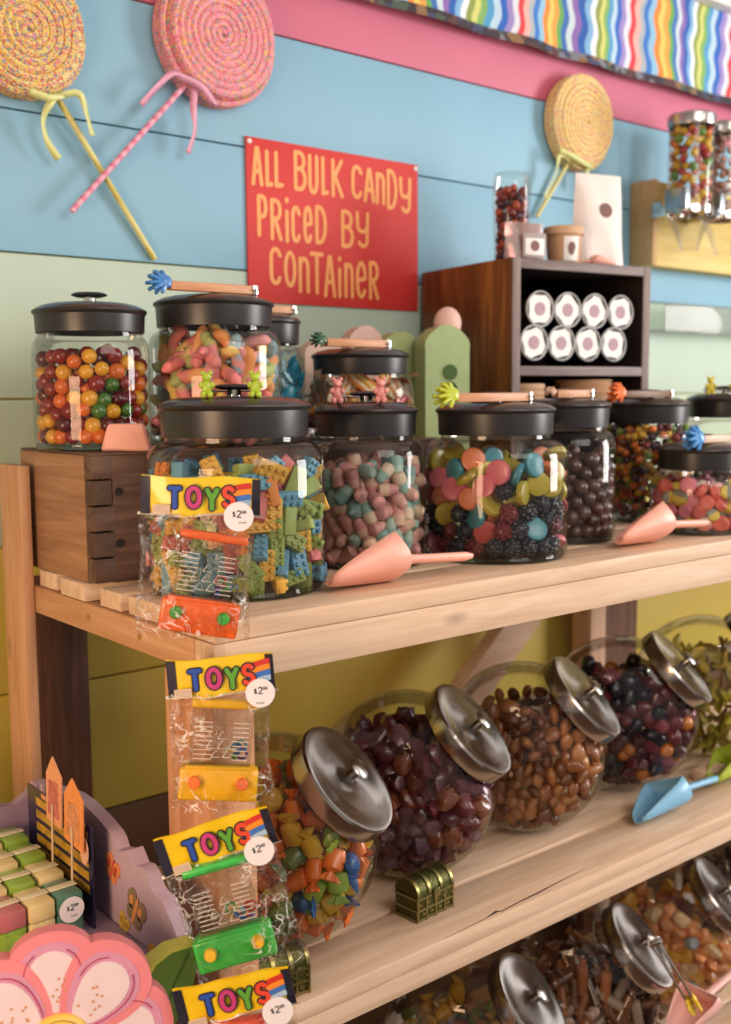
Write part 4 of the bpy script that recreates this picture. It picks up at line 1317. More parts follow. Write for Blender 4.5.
# on top of the cubby
t = thing('clear_candy_cup', 'tall clear plastic cup of dark red candy on the cubby top', 'cup', (1.352, 1.265, ZT))
MB().lathe([(0, .002), (.027, .001), (.0285, .004), (.032, .128), (.0325, .131), (.031, .134), (.029, .147), (.0285, .150), (.012, .1505), (0, .1505)], 36).build('cup_body', M_CLEAR, t, angle=1.2)
for k in range(84):
    a, q = k * 2.39996, (.0205, .0195, .0195, .006)[k % 4]
    o = MB().ball((0, 0, 0), .0078, (1.1, .9, .85), 12, 8)
    o = o.build('candy_piece', gum(('#7a2a20', '#4a2436', '#a84a2c')[k % 3], 'cup_%d' % (k % 3), .3, .3)) 
    o.location = (1.352 + q * math.cos(a), 1.265 + q * math.sin(a), ZT + .012 + k * .00136)
    o.rotation_euler = (k, k * 2, k * 3)
    tag(o, '%s candy in the tall clear cup on the cubby' % ('brick red', 'dark plum', 'rust')[k % 3], 'candy', 'candies in the tall clear cup')
t = thing('gift_pouch', 'pink-tinted clear pouch with a square brown-circle label on the cubby top', 'pouch', (1.318, 1.206, ZT), (0, 0, R(-14)))
mb = MB()
for q in (-1, 1):
    mb.grid(lambda u, v, q=q: Vector(((u - .5) * .074 * (1 - .06 * v), q * (.013 * math.sin(PI * u) * (1 - v * .75) + .001), .0005 + .060 * v)), 12, 8)
mb.build('pouch_body', clear('pink_film', '#efb9ae', '#d8a8a0', .15, 1.45, 1.0, milky=.16), t)
MB().box((.010, -.0155, .0235), (.044, .0012, .038), None, .0004).build('label_frame', mat('label_grey', '#a49a98', .6), t)
MB().box((.010, -.0164, .0215), (.036, .001, .026), None, .0003).build('label_card', M_WHITE, t)
MB().lathe([(0, 0), (.0085, 0), (.0085, .0006), (0, .0006)], 24, Matrix.Translation((.010, -.0168, .0225)) @ Matrix.Rotation(PI / 2, 4, 'X')).build('brown_circle', M_BROWNLOGO, t)
t = thing('kraft_cup', 'small kraft paper cup with white oval-print label on the cubby top', 'cup', (1.425, 1.215, ZT), (0, 0, R(-22)))
MB().lathe([(0, .001), (.0255, 0), (.0305, .054), (.0295, .054), (0, .053)], 36).build('cup_body', M_KRAFT, t)
MB().lathe([(.0335, .050), (.0338, .061), (.0315, .0635), (.0305, .0615), (0, .0608)], 36).build('cup_lid', mat('kraft_light', '#cfa987', .75, var=.05), t)
mb = MB()
mb.grid(lambda u, v: Matrix.Rotation(R(-27 + 54 * u), 3, 'Z') @ Vector((0, -(.0262 + .0048 * (.12 + .72 * v)) - .0009, .054 * (.12 + .72 * v))), 10, 2)
lb = mb.build('label', M_WHITE, t)
mb = MB()
mb.grid(lambda u, v: Matrix.Rotation(R(-13 + 26 * u), 3, 'Z') @ Vector((0, -(.0262 + .0048 * (.3 + .4 * v)) - .0014, .054 * (.48 + .2 * math.sqrt(max(0, 1 - (2 * u - 1) ** 2)) * (2 * v - 1)))), 14, 2)
mb.build('label_print', M_BROWNLOGO, lb)
t = thing('paper_bag', 'tall white paper candy bag with a round brown logo on the cubby top', 'bag', (1.522, 1.222, ZT), (0, 0, R(-16)))
mb = MB()
for q in (-1, 1):
    mb.grid(lambda u, v, q=q: Vector(((u - .5) * .108 * (1 - .14 * v), q * ((.024 * (1 - abs(2 * u - 1) ** 4)) * (1 - v ** 1.6 * .93) + .0006 + .0022 * math.sin(u * 9 + v * 7) * (1 - v)), .162 * v)), 16, 16)
mb.build('bag_body', mat('bag_paper', '#e9e0da', .6, var=.04, bump=.3, bscale=60), t)
MB().lathe([(0, 0), (.0125, 0), (.0125, .0006), (0, .0006)], 28, Matrix.Translation((.006, -.0158, .100)) @ Matrix.Rotation(R(82), 4, 'X')).build('round_logo', M_BROWNLOGO, t)
scoop('small coral scoop tucked between the kraft cup and the white bag', (1.470, 1.196, ZT + .001), R(150), M_PINKP, .5)

# ================================================================== DISPENSERS
M_YB = wood('yellow_board', ('#cfae58', '#dcc06c', '#e6d084'), 'X', 6, .5, False)
ds = thing('dispenser_shelf', 'yellow wooden wall board carrying the clear tube dispensers', 'wall board', (0, 0, 0))
MB().box2(1.915, 2.95, 1.392, WY - .001, 1.764, 1.936, .001).build('board', M_YB, ds)
MB().box2(1.899, 1.9145, 1.380, WY - .001, 1.764, 1.936, .001).build('end_cap', wood('cap_wood', ('#b08a5a', '#c49c68', '#d0ac7c'), 'Z', 8, .6, False), ds)
dsp0 = None
for i, x in enumerate((1.905 + .006, 2.032)):
    lab = ('clear tube dispenser of small yellow and red candies, nearest along the yellow board', 'clear tube dispenser of pale pink candy beside the yellow and red one')[i]
    if dsp0 is None:
        t = dsp0 = thing('candy_dispenser', lab, 'dispenser', (x, 1.302, 1.772), (0, 0, 0), 'clear tube dispensers on the yellow board')
        MB().lathe([(.0436, .078), (.0440, .085), (.0440, .255)], 40).build('tube', M_GLASS, t, angle=1.2)
        MB().lathe([(.018, .012), (.020, .022), (.030, .048), (.0430, .0775)], 40).build('funnel', clear('funnel_plastic', '#f6f6f4', '#e4e7e6', .3, 1.35, .5), t, angle=1.2)
        ld = MB().lathe([(.0445, .252), (.0465, .253), (.0475, .258), (.0475, .272), (.044, .276), (0, .278)], 40).build('lid', M_STEEL, t)
        MB().lathe([(.0442, .083), (.0460, .083), (.0460, .096), (.0442, .096)], 40).build('clamp_ring', M_CHROME, t)
        MB().box((0, .062, .100), (.034, .036, .030), None, .002).build('bracket', M_CHROME, t)
        MB().box((-.047, -.004, .108), (.020, .05, .042), None, .003).build('side_plate', mat('satin_metal', '#9aa4ac', .3, .9), t)
    else:
        t = copy_tree(dsp0)
        t.location = (x, 1.302, 1.772)
        t['label'] = lab
    cols = ((3, 'yellow', '#dfb32e'), (2, 'orange', '#e07c2c'), (2, 'red', '#b03038'), (1.4, 'green', '#6a9a3a')) if i == 0 else ((3, 'pale pink', '#cfa094'), (2, 'tan', '#c0907c'))
    base = math.atan2(-1.302, -x)
    placed = []
    tries = 0
    while len(placed) < (120 if i == 0 else 90) and tries < 5000 and i < 2:
        tries += 1
        a = base + random.uniform(-1.7, 1.7); q = random.choice((.0345, .0345, .022)); zz = random.uniform(.086, .246)
        p = Vector((x + q * math.cos(a), 1.302 + q * math.sin(a), 1.772 + zz))
        if any((p - w).length < .0150 for w in placed): continue
        placed.append(p)
        k = random.choices(cols, [c[0] for c in cols])[0]
        key = 'disp_' + k[1]
        if key not in MATS or key + '_me' not in bpy.data.meshes:
            m_ = mat(key, k[2], .3, coat=.3)
            me = MB().ball((0, 0, 0), .0085, (1.1, 1, .8), 12, 8).mesh(key + '_me', m_)
        o = bpy.data.objects.new('dispenser_candy', bpy.data.meshes[key + '_me'])
        COL.objects.link(o); o.location = p
        o.rotation_euler = (random.uniform(0, 6), random.uniform(0, 6), 0)
        tag(o, k[1] + ' candy in the ' + ('nearest clear tube dispenser' if i == 0 else 'second clear tube dispenser'), 'candy', 'candies in the tube dispensers')
t = thing('acrylic_shelf', 'clear acrylic ledge fixed to the green planks under the yellow board', 'ledge', (0, 0, 0))
MB().box2(1.96, 2.95, 1.388, 1.390, 1.632, 1.690, .0005).build('front_lip', clear('acrylic', '#eef2f0', '#ffffff', .08, 1.4, .8, milky=.10), t)
MB().box2(1.96, 2.95, 1.3905, WY - .001, 1.630, 1.634, .0005).build('base_plate', MATS['acrylic'], t)

# ================================================================== CARTONS BEHIND THE JARS
def pod(label, x, y, w, h, col, holes, cap, rz=R(-20), d=.045):
    t = thing('pod_carton', label, 'carton', (x, y, ZS + .0006), (0, 0, rz), 'rounded cartons at the back of the top shelf')
    poly = [(-w / 2, 0), (w / 2, 0)] + [(w / 2 * math.cos(a) * (1 + .05 * math.sin(a * 5)), h - w / 2 + w / 2 * math.sin(a)) for a in [PI * k / 16 for k in range(17)]]
    MB().prism(poly, 0, d).build('carton_body', col, t)
    for z in holes:
        MB().lathe([(0, 0), (w * .165, 0), (w * .165, .001), (0, .001)], 24, Matrix.Translation((.004, -.0003, z)) @ Matrix.Rotation(PI / 2, 4, 'X')).build('round_hole', mat('pod_hole', '#45602a', .8), t)
    if cap:
        MB().ball((.010, d * .5, h + .004), w * .30, (1, .8, 1.15)).build('cap', cap, t)
    return t
M_POD = mat('pod_green', '#a2b47e', .6, var=.06)
M_PODP = mat('pod_pink', '#dcb4a8', .6, var=.05)
pod('green pod-shaped carton with two dark round holes beside the cubby side', 1.158, 1.215, .074, .312, M_POD, (.240, .214), M_PODP)
pod('plain green rounded carton half hidden behind the pod with the holes', 1.125, 1.285, .062, .305, mat('pod_green_b', '#a9b87c', .6), (), None)
pod('pale pink rounded carton standing behind the sour belt jar', 1.058, 1.29, .052, .312, M_PODP, (), None)
pod('pale pink low rounded carton behind the sour belt jar lid', .985, 1.30, .060, .292, mat('pod_pink_b', '#d9b8a4', .6), (), None)

# ================================================================== WATER GAME TOYS ON THE HANGING STRIP
from mathutils import noise as mnoise
M_HEAD = mat('header_yellow', '#e6c41e', .35, var=.04, coat=.4)
INK = {'T': mat('letter_blue', '#2c4fa8', .4), 'O': mat('letter_magenta', '#c0407a', .4), 'Y': mat('letter_green', '#5da03a', .4), 'S': mat('letter_red', '#dc4a34', .4)}
STREAK = [mat('streak_' + n, h, .4) for n, h in (('red', '#c8342c'), ('orange', '#ea8a2a'), ('blue', '#3f6fb8'), ('pale', '#a9c4d8'))]
M_STICK = mat('sticker_white', '#e9e6ec', .5, var=.02)
def sticker(parent, x, y, z, r, M=None):
    M = M or Matrix()
    st = MB().lathe([(0, 0), (r, 0), (r, .0005), (0, .0005)], 32, M @ Matrix.Translation((x, y, z)) @ Matrix.Rotation(PI / 2, 4, 'X')).build('price_sticker', M_STICK, parent)
    mb = MB()
    s = r / .0125
    yy = y - .0007
    write(mb, '$', x - .0052 * s, x - .0026 * s, z - .0002 * s, z + .0042 * s, .0007 * s, yy, M)
    write(mb, '2', x - .0016 * s, x + .0020 * s, z - .0004 * s, z + .0052 * s, .0009 * s, yy, M)
    write(mb, '0', x + .0028 * s, x + .0042 * s, z + .0028 * s, z + .0052 * s, .0005 * s, yy, M)
    write(mb, '0', x + .0048 * s, x + .0062 * s, z + .0028 * s, z + .0052 * s, .0005 * s, yy, M)
    mb.build('price_print', M_DARKINK, st, False)
    mb = MB()
    for k in range(5):
        mb.box((x + (-.0008 + k * .0014) * s, yy, z - .0062 * s), (.0008 * s, .0002, .0015 * s))
    mb.build('small_print', M_GREYINK, st, False)
    return st
def game_toy(label, loc, rz, hroll, groll, gx, gz, body, btn, rings, top_gap=.071, bagbot=-.145, full=True, hw=.104):
    t = thing('hanging_water_game', label, 'toy', loc, (0, 0, rz), 'bagged water game toys on the hanging strip')
    Hm = Matrix.Rotation(hroll, 4, 'Y')
    h2 = hw / 2
    def hd(y, x0, x1, z0, z1):
        def f(u, v):
            x = x0 + (x1 - x0) * u
            z = z0 + (z1 - z0) * v
            return Hm @ Vector((x, y - .0035 * math.cos(x * 38 + hroll * 8) + .0012 * math.sin(x * 150 + v * 3), z + .0010 * math.sin(x * 90)))
        return f
    hb = MB().grid(hd(0, -h2, h2, -.034, .0), 30, 4)
    hb.grid(hd(.003, -h2, h2, -.034, .0), 30, 4)
    bmesh.ops.remove_doubles(hb.bm, verts=hb.bm.verts, dist=1e-6)
    head = hb.build('header_card', M_HEAD, t)
    MB().grid(hd(-.0006, -h2 - .0003, -h2 + .008, -.0338, -.0004), 4, 3).build('dark_end', M_DARKINK, head)
    MB().grid(hd(-.0006, h2 - .007, h2 + .0003, -.0338, -.0004), 4, 3).build('dark_end', M_DARKINK, head)
    MB().grid(hd(-.0005, -h2 - .003, h2 + .003, -.0345, -.0325), 20, 1).build('card_edge', mat('edge_white', '#e8e0d8', .4), head)
    # colour streaks at the right end
    for k in range(4):
        MB().grid(lambda u, v, k=k: hd(-.0007 - .0001 * k, 0, 1, 0, 1)(.024 + .020 * u + .002 * k * 0, 0) if False else hd(-.0007 - .0001 * k, .022 + .022 * u, .022 + .022 * u + 1e-9, 0, 0)(0, 0) + Hm @ Vector((0, 0, -.004 - .005 * k - .006 * (1 - u) ** 1.5 - .0048 * v)), 8, 1).build('colour_streak', STREAK[k], head)
    # lettering
    for ch, a, b in (('T', -.0285, -.0165), ('O', -.0135, .0015), ('Y', .0035, .0165), ('S', .0180, .0310)):
        dz = {'T': 0, 'O': .0005, 'Y': -.001, 'S': .001}[ch]
        mid = (a + b) / 2
        yb = hd(0, 0, 1, 0, 0)(mid, 0)
        yy = -.0035 * math.cos(mid * 38 + hroll * 8) - .0022
        g = {'Y': 'y'}.get(ch, ch)
        o_ = MB(); write(o_, g, a + .0018, b - .0018, -.0262 + dz, -.0098 + dz, .0066, yy, Hm); o_.build('letter_outline', M_DARKINK, head, False)
        o_ = MB(); write(o_, g, a + .0018, b - .0018, -.0262 + dz, -.0098 + dz, .0040, yy - .0004, Hm); o_.build('letter', INK[ch], head, False)
    o_ = MB()
    o_.box((-.034, -.0048, -.0285), (.015, .0003, .008))
    o_.build('info_box', mat('info_pink', '#e6c9b0', .5), head, M=Hm)
    o_ = MB()
    for k in range(4):
        o_.box((-.034, -.0051, -.0258 - k * .0017), (.0135, .0003, .0005))
    o_.build('info_lines', M_GREYINK, head, M=Hm)
    sticker(head, .0335, -.0105, -.0335, .0130, Hm)
    # the bag
    Bm = Matrix.Rotation(hroll * .6 + groll * .35, 4, 'Y')
    def bag(sgn, seed):
        def f(u, v):
            w = (h2 - .001) * (1 - .05 * math.sin(PI * v))
            x = (u - .5) * 2 * w
            z = -.032 + (bagbot + .032) * v
            bul = .0155 * (math.sin(PI * u) ** .45) * (min(1, v * 5 + .05) ** .7) * (1 - .4 * v ** 6)
            p = Vector((x * 46, z * 46, seed))
            wr = .0055 * mnoise.noise(p) + .0035 * mnoise.noise(p * 2.3)
            pp = Bm @ Vector((x + .004 * mnoise.noise(p * .7 + Vector((3, 1, 7))) * (abs(u - .5) * 2), 0, z + .002 * mnoise.noise(p)))
            return Vector((pp.x, sgn * bul + wr * math.sin(PI * u) + (.002 if sgn > 0 else -.001), pp.z))
        return f
    MB().grid(bag(-1, 1.3 + gx * 90), 40, 46).grid(bag(1, 4.1 + gz * 90), 30, 34).build('cellophane_bag', M_BAG, t, angle=3)
    if full:
        G = Matrix.Translation((gx, 0, gz)) @ Matrix.Rotation(groll, 4, 'Y')
        bs = MB().box((0, 0, -.002), (.070, .016, .030), None, .003, 3).build('game_base', body, t, M=G)
        MB().box((0, -.0005, .0135), (.060, .014, .003), None, .001).build('base_rim', body, bs)
        for x in (-.021, .021):
            MB().lathe([(.0056, 0), (.0056, .005), (.0046, .0065), (0, .0068)], 20, Matrix.Translation((x, -.0075, .001)) @ Matrix.Rotation(PI / 2, 4, 'X')).build('push_button', btn, bs)
        MB().box((.002, 0, top_gap), (.060, .013, .0075), None, .0025, 3).build('top_bar', body, t, M=G)
        sc_ = MB().box((0, 0, top_gap / 2 + .0055), (.055, .008, top_gap - .019), None, .001).build('clear_tank', clear('tank_plastic', '#eef0ee', '#d5d8d8', .06, 1.42), t, M=G)
        pr = MB()
        for k in range(9):
            z = .021 + k * .0042
            pr.box((-.016, -.0045, z), (.016, .0003, .0006)).box((.017, -.0045, z), (.014, .0003, .0006))
        for (x, z) in ((-.004, .026), (.006, .026), (.001, .034), (-.009, .034), (.011, .034), (.001, .043)):
            pr.tube([(x - .004, -.0046, z - .003), (x + .004, -.0046, z - .003), (x, -.0046, z + .004), (x - .004, -.0046, z - .003)], .0004, 5)
        pr.build('printed_lines', mat('white_print', '#f2efec', .5), sc_)
        rr = random.Random(int(gz * -1e4))
        for k, (hh, nm) in enumerate(rings):
            bx, bz = rr.uniform(.004, .022), .017 + rr.uniform(0, .012)
            if k % 2:
                MB().ball((bx, 0, bz + .002), .0028).build('bead', mat('bead_' + nm, hh, .3), sc_)
            else:
                tor = [(bx + .0045 * math.cos(a), .001, bz + .004 + .0045 * math.sin(a)) for a in [2 * PI * q / 16 for q in range(17)]]
                MB().tube(tor, .0013, 7).build('ring', mat('bead_' + nm, hh, .3), sc_)
    return t
MT = {k: mat('toy_' + k, h, .3, coat=.5, var=.03) for k, h in (('orange', '#ee6a2a'), ('yellow', '#eebb22'), ('green', '#3fb850'), ('btn_green', '#3f9f3c'), ('btn_orange', '#ee7638'), ('btn_yellow', '#e3b436'), ('red', '#d8503c'))}
BEADS = [('#c8403a', 'red'), ('#2f62b0', 'blue'), ('#4f9a4a', 'green'), ('#6a4a9a', 'violet'), ('#d8b03a', 'gold'), ('#3a9ab0', 'aqua')]
RZ = R(-33)
game_toy('orange water game with green buttons in a cellophane bag, topmost on the hanging strip', (.4876, .8257, 1.4291), RZ, R(2), R(10), -.004, -.123, MT['orange'], MT['btn_green'], BEADS[:4])
game_toy('yellow water game with orange buttons in a cellophane bag, below the orange one', (.4906, .8074, 1.270), RZ, R(-4), R(5), -.003, -.113, MT['yellow'], MT['btn_orange'], BEADS[1:6], .071, -.138, True, .094)
game_toy('green water game with yellow buttons in a cellophane bag, below the yellow one', (.4611, .7801, 1.1330), RZ, R(-17), R(-13), .019, -.110, MT['green'], MT['btn_yellow'], BEADS + BEADS[:3], .074, -.142, True, .102)
game_toy('lowest bagged water game, showing little more than its tilted yellow header card', (.4562, .7450, 1.0084), RZ, R(-12), R(-6), .006, -.112, MT['red'], MT['btn_yellow'], BEADS[:2], .071, -.140, True, .100)
st = MB().box((.4985, .8270, 1.13), (.018, .0008, .62), Euler((0, 0, RZ)))
tag(st.build('hanging_strip', M_CLEAR), 'narrow clear plastic strip hanging at the rack corner behind the bagged toys', 'strip')

# ================================================================== FLOWER DISPLAY TRAY
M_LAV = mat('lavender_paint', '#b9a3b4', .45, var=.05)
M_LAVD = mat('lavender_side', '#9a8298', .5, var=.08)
M_PETAL = mat('petal_pink', '#d98088', .4, var=.06)
M_PETW = mat('petal_white', '#d9c6cb', .45, var=.05)
M_PETM = mat('petal_mauve', '#c88aa6', .45, var=.06)
ft = thing('flower_display_tray', 'lavender scalloped counter tray with a big pink daisy on its front', 'display tray', (0, 0, 0))
prof = [(.822, .930), (.822, 1.0190), (.834, 1.030), (.848, 1.042), (.860, 1.0425), (.869, 1.046), (.8745, 1.055), (.885, 1.0605), (.897, 1.058), (.903, 1.064), (.909, 1.070), (.925, 1.063), (.937, 1.0605), (.942, 1.068), (.9488, 1.0726), (.9748, 1.0795), (1.009, 1.085), (1.04, 1.086), (1.08, 1.080), (1.13, 1.074), (1.15, 1.070), (1.16, 1.05), (1.16, .930)]
MB().prism(prof, -.449, -.463, Matrix.Rotation(PI / 2, 4, 'Z')).build('side_panel', M_LAV, ft)
sp_ = [o for o in kids(ft)][0]
bw = [(.12, .930), (.448, .930)] + [(.448 - .328 * k / 24, 1.066 + .010 * math.sin(k * 1.05 + 2.2)) for k in range(25)]
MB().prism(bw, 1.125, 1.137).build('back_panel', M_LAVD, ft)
MB().prism(prof, -.120, -.130, Matrix.Rotation(PI / 2, 4, 'Z')).build('side_panel', M_LAV, ft)
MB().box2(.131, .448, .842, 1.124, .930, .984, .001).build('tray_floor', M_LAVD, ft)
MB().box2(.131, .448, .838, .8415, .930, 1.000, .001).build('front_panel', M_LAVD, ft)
def butterfly(y, z, s, c1, c2):
    mb = MB()
    Mx = Matrix.Translation((.4488, y, z)) @ Matrix.Rotation(-PI / 2, 4, 'Z') @ Matrix.Rotation(R(25), 4, 'Y')
    for q in (-1, 1):
        for (ax, az, rx, rz_) in ((.55, .45, .5, .6), (.45, -.4, .38, .45)):
            mb.prism([(q * ax * s + rx * s * math.cos(2 * PI * k / 14), az * s + rz_ * s * math.sin(2 * PI * k / 14)) for k in range(14)], -.0012, 0, Mx)
    b = mb.build('painted_butterfly', c1, sp_)
    mb = MB()
    mb.ball((0, -.001, 0), .16 * s, (1, .5, 6), M=Matrix())
    for q in (-1, 1):
        mb.prism([(q * .5 * s + .22 * s * math.cos(2 * PI * k / 10), .4 * s + .3 * s * math.sin(2 * PI * k / 10)) for k in range(10)], -.0020, -.0012)
    mb.build('butterfly_marking', c2, b, M=Mx)
butterfly(.9471, 1.037, .014, mat('bf_orange', '#d98a5a', .5), mat('bf_red', '#b8503c', .5))
butterfly(.9002, 1.012, .018, mat('bf_olive', '#8a7a5c', .5), mat('bf_orange2', '#e09a5a', .5))
butterfly(.925, .990, .010, mat('bf_yellow', '#d3b450', .5), mat('bf_gold', '#b8963c', .5))
butterfly(.866, .978, .012, mat('bf_gold2', '#d8a23c', .5), mat('bf_yellow', '#d3b450', .5))
# daisy
FM = Matrix.Translation((.336, .822, .965)) @ Matrix.Scale(.91, 4) @ Matrix.Rotation(R(-22), 4, 'Z') @ Matrix.Rotation(R(-6), 4, 'X')
fl = MB().lathe([(0, -.004), (.030, -.004), (.030, .010), (0, .010)], 30, Matrix.Rotation(PI / 2, 4, 'X') @ Matrix.Translation((0, 0, 0))).build('daisy', M_PETAL, ft, M=FM)
def petal_poly(sc, r0, r1, hw):
    n = 26
    pts = []
    for k in range(n):
        a = 2 * PI * k / n
        u = (1 - math.cos(a)) / 2
        w = hw * sc * math.sin(a) * (.62 + .55 * u)
        pts.append((w, r0 + (r1 - r0) * u))
    return pts
M_PARC = mat('petal_line', '#a8385c', .5)
M_DOT = mat('petal_dot', '#c98a5c', .5)
for k, ang in enumerate((3, 48, 93, 138, 183, 228, 273, 318)):
    Rm = Matrix.Rotation(-R(ang - 90), 4, 'Y')
    off = .0012 * (k % 2)
    p = MB().prism(petal_poly(1.0, .012, .104, .043), -.008 - off, .010, Rm)
    es = [e for e in p.bm.edges if len(e.link_faces) == 2 and e.calc_face_angle(0) > 1.0]
    bmesh.ops.bevel(p.bm, geom=es, offset=.0022, segments=3, affect='EDGES', profile=.5)
    po = p.build('petal', M_PETAL, fl)
    MB().prism(petal_poly(.76, .018, .094, .043), -.0086 - off, -.0078 - off, Rm).build('petal_mauve_ring', M_PETM, po)
    MB().prism(petal_poly(.54, .022, .086, .043), -.0091 - off, -.0084 - off, Rm).build('petal_white_field', M_PETW, po)
    q = MB()
    q.stroke([(x * 1.06, z) for x, z in petal_poly(.60, .020, .089, .043)[3:12]], .0011, -.0094 - off, Rm)
    q.build('painted_line', M_PARC, po, False)
    q = MB()
    q.stroke([(x * 1.06, z) for x, z in petal_poly(.60, .020, .089, .043)[15:20]], .0011, -.0094 - off, Rm)
    q.build('painted_line', M_PARC, po, False)
    q = MB()
    rr = random.Random(k)
    for _ in range(9):
        x, z = rr.uniform(-.011, .011), rr.uniform(.036, .060)
        q.stroke([(x, z), (x + .0001, z)], .0026, -.0095 - off, Rm)
    q.build('painted_dots', M_DOT, po, False)
ctr = MB().lathe([(0, .0165), (.022, .0160), (.0265, .0145), (.029, .0115), (.029, .0)], 36, Matrix.Rotation(PI / 2, 4, 'X')).build('daisy_center', mat('center_yellow', '#e0b84e', .4, var=.06), fl)
q = MB()
q.stroke(arc(0, 0, .0245, .0245, 30, 330, 30), .0008, -.0157)
q.stroke(arc(0, .001, .012, .010, 205, 335, 12), .0012, -.0170)
q.build('painted_smile', mat('center_brown', '#8a6a2c', .5), ctr, False)
q = MB()
for x in (-.0085, .0055):
    q.stroke([(x, .006), (x + .0006, .0105)], .0038, -.0170)
q.build('painted_eyes', M_DARKINK, ctr, False)
q = MB()
for x in (-.017, .0145):
    q.stroke([(x, .003), (x + .0003, .003)], .0085, -.0166)
q.build('painted_cheeks', mat('cheek_pink', '#e09a84', .5), ctr, False)
leaf = [(.4098, 1.0002), (.4179, 1.0102), (.4349, 1.0164), (.4591, 1.0147), (.4618, 1.0005), (.4537, .972), (.4399, .9515), (.4273, .9347), (.4153, .9302), (.4202, .961), (.4189, .9802), (.4154, .9926)]
lf = MB().prism(leaf, .806, .821).build('leaf', mat('leaf_green', '#55702c', .45, var=.1), ft)
MB().prism([(.4085, 1.0008), (.4172, 1.0116), (.4345, 1.0182), (.4605, 1.0163), (.4600, 1.0128), (.4345, 1.0146), (.4185, 1.0085), (.4112, .9995)], .805, .8215).build('leaf_edge', mat('leaf_edge', '#b3b04a', .45, var=.05), lf)
q = MB(); q.stroke([(.452, 1.008), (.437, .985), (.423, .955)], .0016, .8055); q.build('leaf_vein', mat('leaf_dark', '#3c5220', .5), lf, False)
tb = thing('counter_table', 'low dark wooden table carrying the flower tray', 'table', (0, 0, 0))
M_TBL = wood('table_wood', ('#2e1c10', '#3f2817', '#523520'), 'X', 8, .55, False)
MB().box2(.05, .470, .885, 1.20, .895, .9292, .002).build('table_top', M_TBL, tb)
for x in (.07, .43):
    for y in (.90, 1.16):
        MB().box2(x, x + .03, y, y + .03, 0, .8948, .001).build('leg', M_TBL, tb)
# wafer packs in the tray
CF = {'green': '#86a83c', 'cream': '#d8c48c', 'rose': '#b5676a', 'teal': '#4a7a6c', 'orange': '#d98a3c'}
def wafer(label, x, y, z, top, low, stick=False):
    t = thing('wafer_pack', label, 'candy pack', (x, y, z), (0, 0, R(random.uniform(-4, 4))), 'wrapped candy packs in the flower tray')
    MB().box((0, 0, .0125), (.0255, .040, .025), None, .0025).build('pack_body', mat('pack_' + low, CF[low], .4, var=.25, scale=90, coat=.4), t)
    MB().box((0, 0, .0343), (.0262, .041, .0185), None, .003).build('pack_top', mat('packtop_' + top, CF[top], .3, coat=.6, var=.12, scale=60), t)
    MB().box((0, 0, .0445), (.0275, .010, .0012), None, .0005).build('wrapper_seam', mat('wrap_seam', '#d9cfae', .3, coat=.5), t)
    if stick:
        sticker(t, 0, -.0218, .0290, .0125)
    return t
tops = ['green', 'cream', 'rose', 'green', 'cream', 'green', 'cream', 'rose', 'green', 'cream', 'rose', 'green', 'green', 'cream', 'cream', 'rose']
lows = ['orange', 'cream', 'green', 'rose', 'green', 'cream', 'orange', 'cream', 'rose', 'green', 'cream', 'orange']
ROWN = ('front row', 'second row', 'third row', 'back row')
i = 0
for ry in range(4):
    for cx in range(4):
        x, y = .402 - .0285 * cx, .962 + .0435 * ry
        if ry == 0 and cx == 0:
            wafer('teal-capped candy pack with a round two dollar sticker in the tray front row', x, y, .9845, 'teal', 'teal', True)
        else:
            side = ('beside the dark leaflet', 'second from the dark leaflet', 'third from the dark leaflet', 'fourth from the dark leaflet')[cx]
            wafer('%s-topped wrapped candy pack, %s, %s' % (tops[i], ROWN[ry], side), x, y, .9845 + .004 * ry, tops[i], lows[i % 12])
        i += 1
# dark leaflet with two pointed tags
lfm = Matrix.Rotation(R(90), 4, 'Z')
t = thing('folded_leaflet', 'dark navy leaflet with yellow bands standing inside the tray edge', 'leaflet', (0, 0, 0))
MB().box2(.4255, .4275, .943, 1.10, .985, 1.088, .0004).build('leaflet_card', mat('leaflet_navy', '#1c1a3c', .35, coat=.3), t)
k = MB()
for j in range(5):
    k.box2(.4246, .4254, .950, 1.075, 1.018 + j * .0135, 1.018 + j * .0135 + .0085)
k.build('yellow_bands', mat('leaflet_yellow', '#b08a2e', .5, var=.5, scale=70), t)
MB().box2(.4243, .4254, .955, 1.06, 1.083, 1.0879).build('art_panel', mat('leaflet_art', '#c58a62', .5, var=.3, scale=80), t)
def ptag(label, y, z, w, h, c, c2):
    t = thing('pointed_tag', label, 'tag', (.418, y, z), (0, R(-4), R(90)), 'pointed tags on sticks in the flower tray')
    MB().prism([(-w / 2, 0), (w / 2, 0), (w / 2, h * .7), (.1 * w, h), (-w / 2, h * .78)], -.0008, .0008).build('tag_card', c, t)
    MB().prism([(-w * .36, h * .12), (w * .36, h * .12), (w * .3, h * .62), (-w * .3, h * .66)], .0009, .0013).build('tag_picture', c2, t)
    MB().cyl((0, .0022, h * .3), (0, .0022, .9885 - z), .0012, seg=8).build('stick', mat('tag_stick', '#c9b59a', .5), t)
ptag('peach pointed tag on a stick, the taller one deeper in the flower tray', 1.012, 1.072, .036, .070, mat('tag_peach', '#d99a72', .5), mat('tag_pic1', '#b86a5a', .5, var=.35, scale=110))
ptag('orange pointed tag on a stick, the one nearer the tray front', .966, 1.064, .042, .068, mat('tag_orange', '#dd8f4e', .5), mat('tag_pic2', '#c98a5c', .5, var=.35, scale=110))
t = MB().lathe([(0, 0), (.011, 0), (.011, .001), (0, .001)], 24, Matrix.Translation((.4225, .952, 1.062)) @ Matrix.Rotation(-PI / 2, 4, 'Y') @ Matrix.Diagonal((1.25, .8, 1, 1))).build('oval_charm', mat('charm_pale', '#d3a58c', .5))
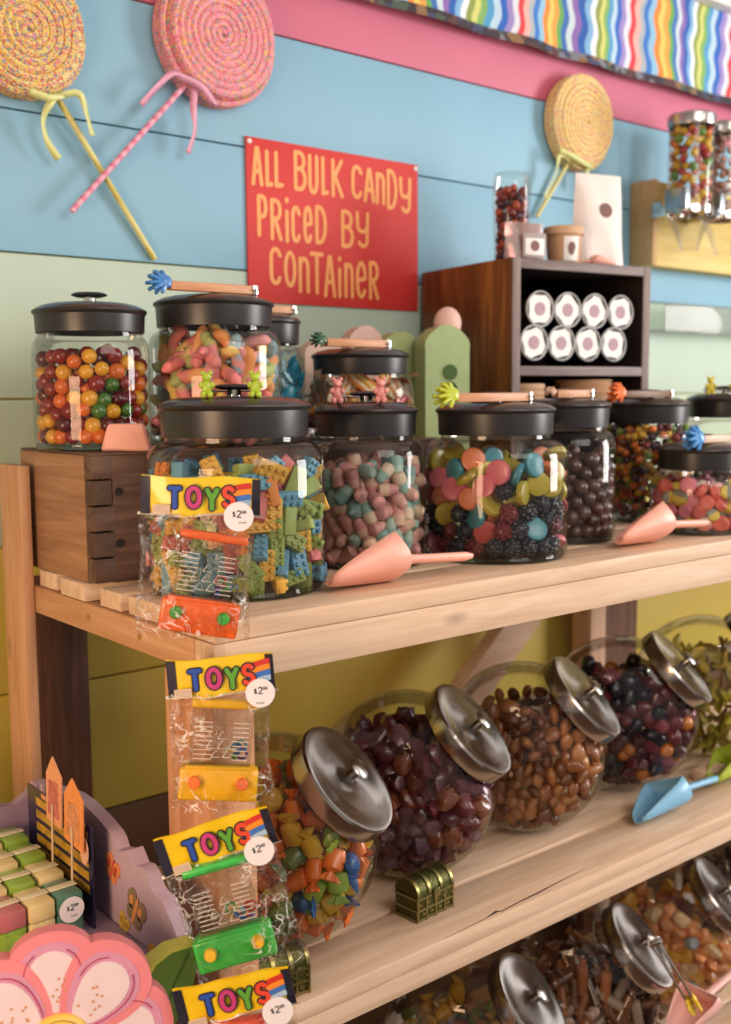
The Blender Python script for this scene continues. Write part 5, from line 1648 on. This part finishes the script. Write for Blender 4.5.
tag(t, 'pale oval charm stuck to the leaflet edge in the tray', 'charm')
o = MB().box((.365, 1.108, 1.008), (.10, .022, .045), Euler((R(-12), 0, 0)), .003).build('foil_pouch', mat('dark_red_foil', '#5c2026', .25, var=.3, scale=60, coat=.5, bump=.5, bscale=120))
tag(o, 'dark red foil candy pouch propped on the tray back', 'pouch')

# ================================================================== LIGHT
w = bpy.data.worlds.new('world'); SC.world = w
w.use_nodes = True
w.node_tree.nodes['Background'].inputs[0].default_value = (1.0, .90, .82, 1)
w.node_tree.nodes['Background'].inputs[1].default_value = .44
def area(name, loc, target, size, power, col, sy=None):
    l = bpy.data.lights.new(name, 'AREA')
    l.energy = power; l.color = col
    l.shape = 'RECTANGLE'; l.size = size; l.size_y = sy or size
    o = bpy.data.objects.new(name, l); COL.objects.link(o)
    o.location = loc
    o.rotation_euler = (Vector(target) - Vector(loc)).to_track_quat('-Z', 'Y').to_euler()
    return o
area('window_light', (3.6, -.75, 1.75), (1.0, 1.1, 1.25), 1.0, 76, (1.0, .97, .95), 1.3)
area('shop_light', (.9, -.9, 2.25), (1.1, 1.1, 1.2), 1.2, 17, (1.0, .93, .86), .8)
area('warm_light', (-.65, .45, 1.30), (.5, 1.25, 1.0), .5, 14, (1.0, .64, .38), .5)
def bulb(loc, p, col=(1, .86, .70)):
    l = bpy.data.lights.new('bulb', 'POINT'); l.energy = p; l.color = col; l.shadow_soft_size = .028
    o = bpy.data.objects.new('bulb', l); COL.objects.link(o); o.location = loc
for x, y in ((.25, -.35), (.75, -.20), (1.3, -.35), (1.9, -.1)):
    bulb((x, y, 2.18), 2.2)

# things built in place: move each Empty to the base of its parts
bpy.context.view_layer.update()
for o in [q for q in bpy.data.objects if q.type == 'EMPTY' and q.parent is None and q.location.length < 1e-9]:
    pts = [c.matrix_world @ Vector(b) for c in kids(o) if c.type == 'MESH' for b in c.bound_box]
    if not pts:
        continue
    base = Vector(((min(p.x for p in pts) + max(p.x for p in pts)) / 2, (min(p.y for p in pts) + max(p.y for p in pts)) / 2, min(p.z for p in pts)))
    o.location = base
    for c in kids(o):
        c.matrix_local = Matrix.Translation(-base) @ c.matrix_local
SC.cycles.transparent_max_bounces = 24
SC.cycles.max_bounces = 8
SC.cycles.caustics_reflective = False
SC.cycles.caustics_refractive = False
SC.cycles.sample_clamp_indirect = 4.0
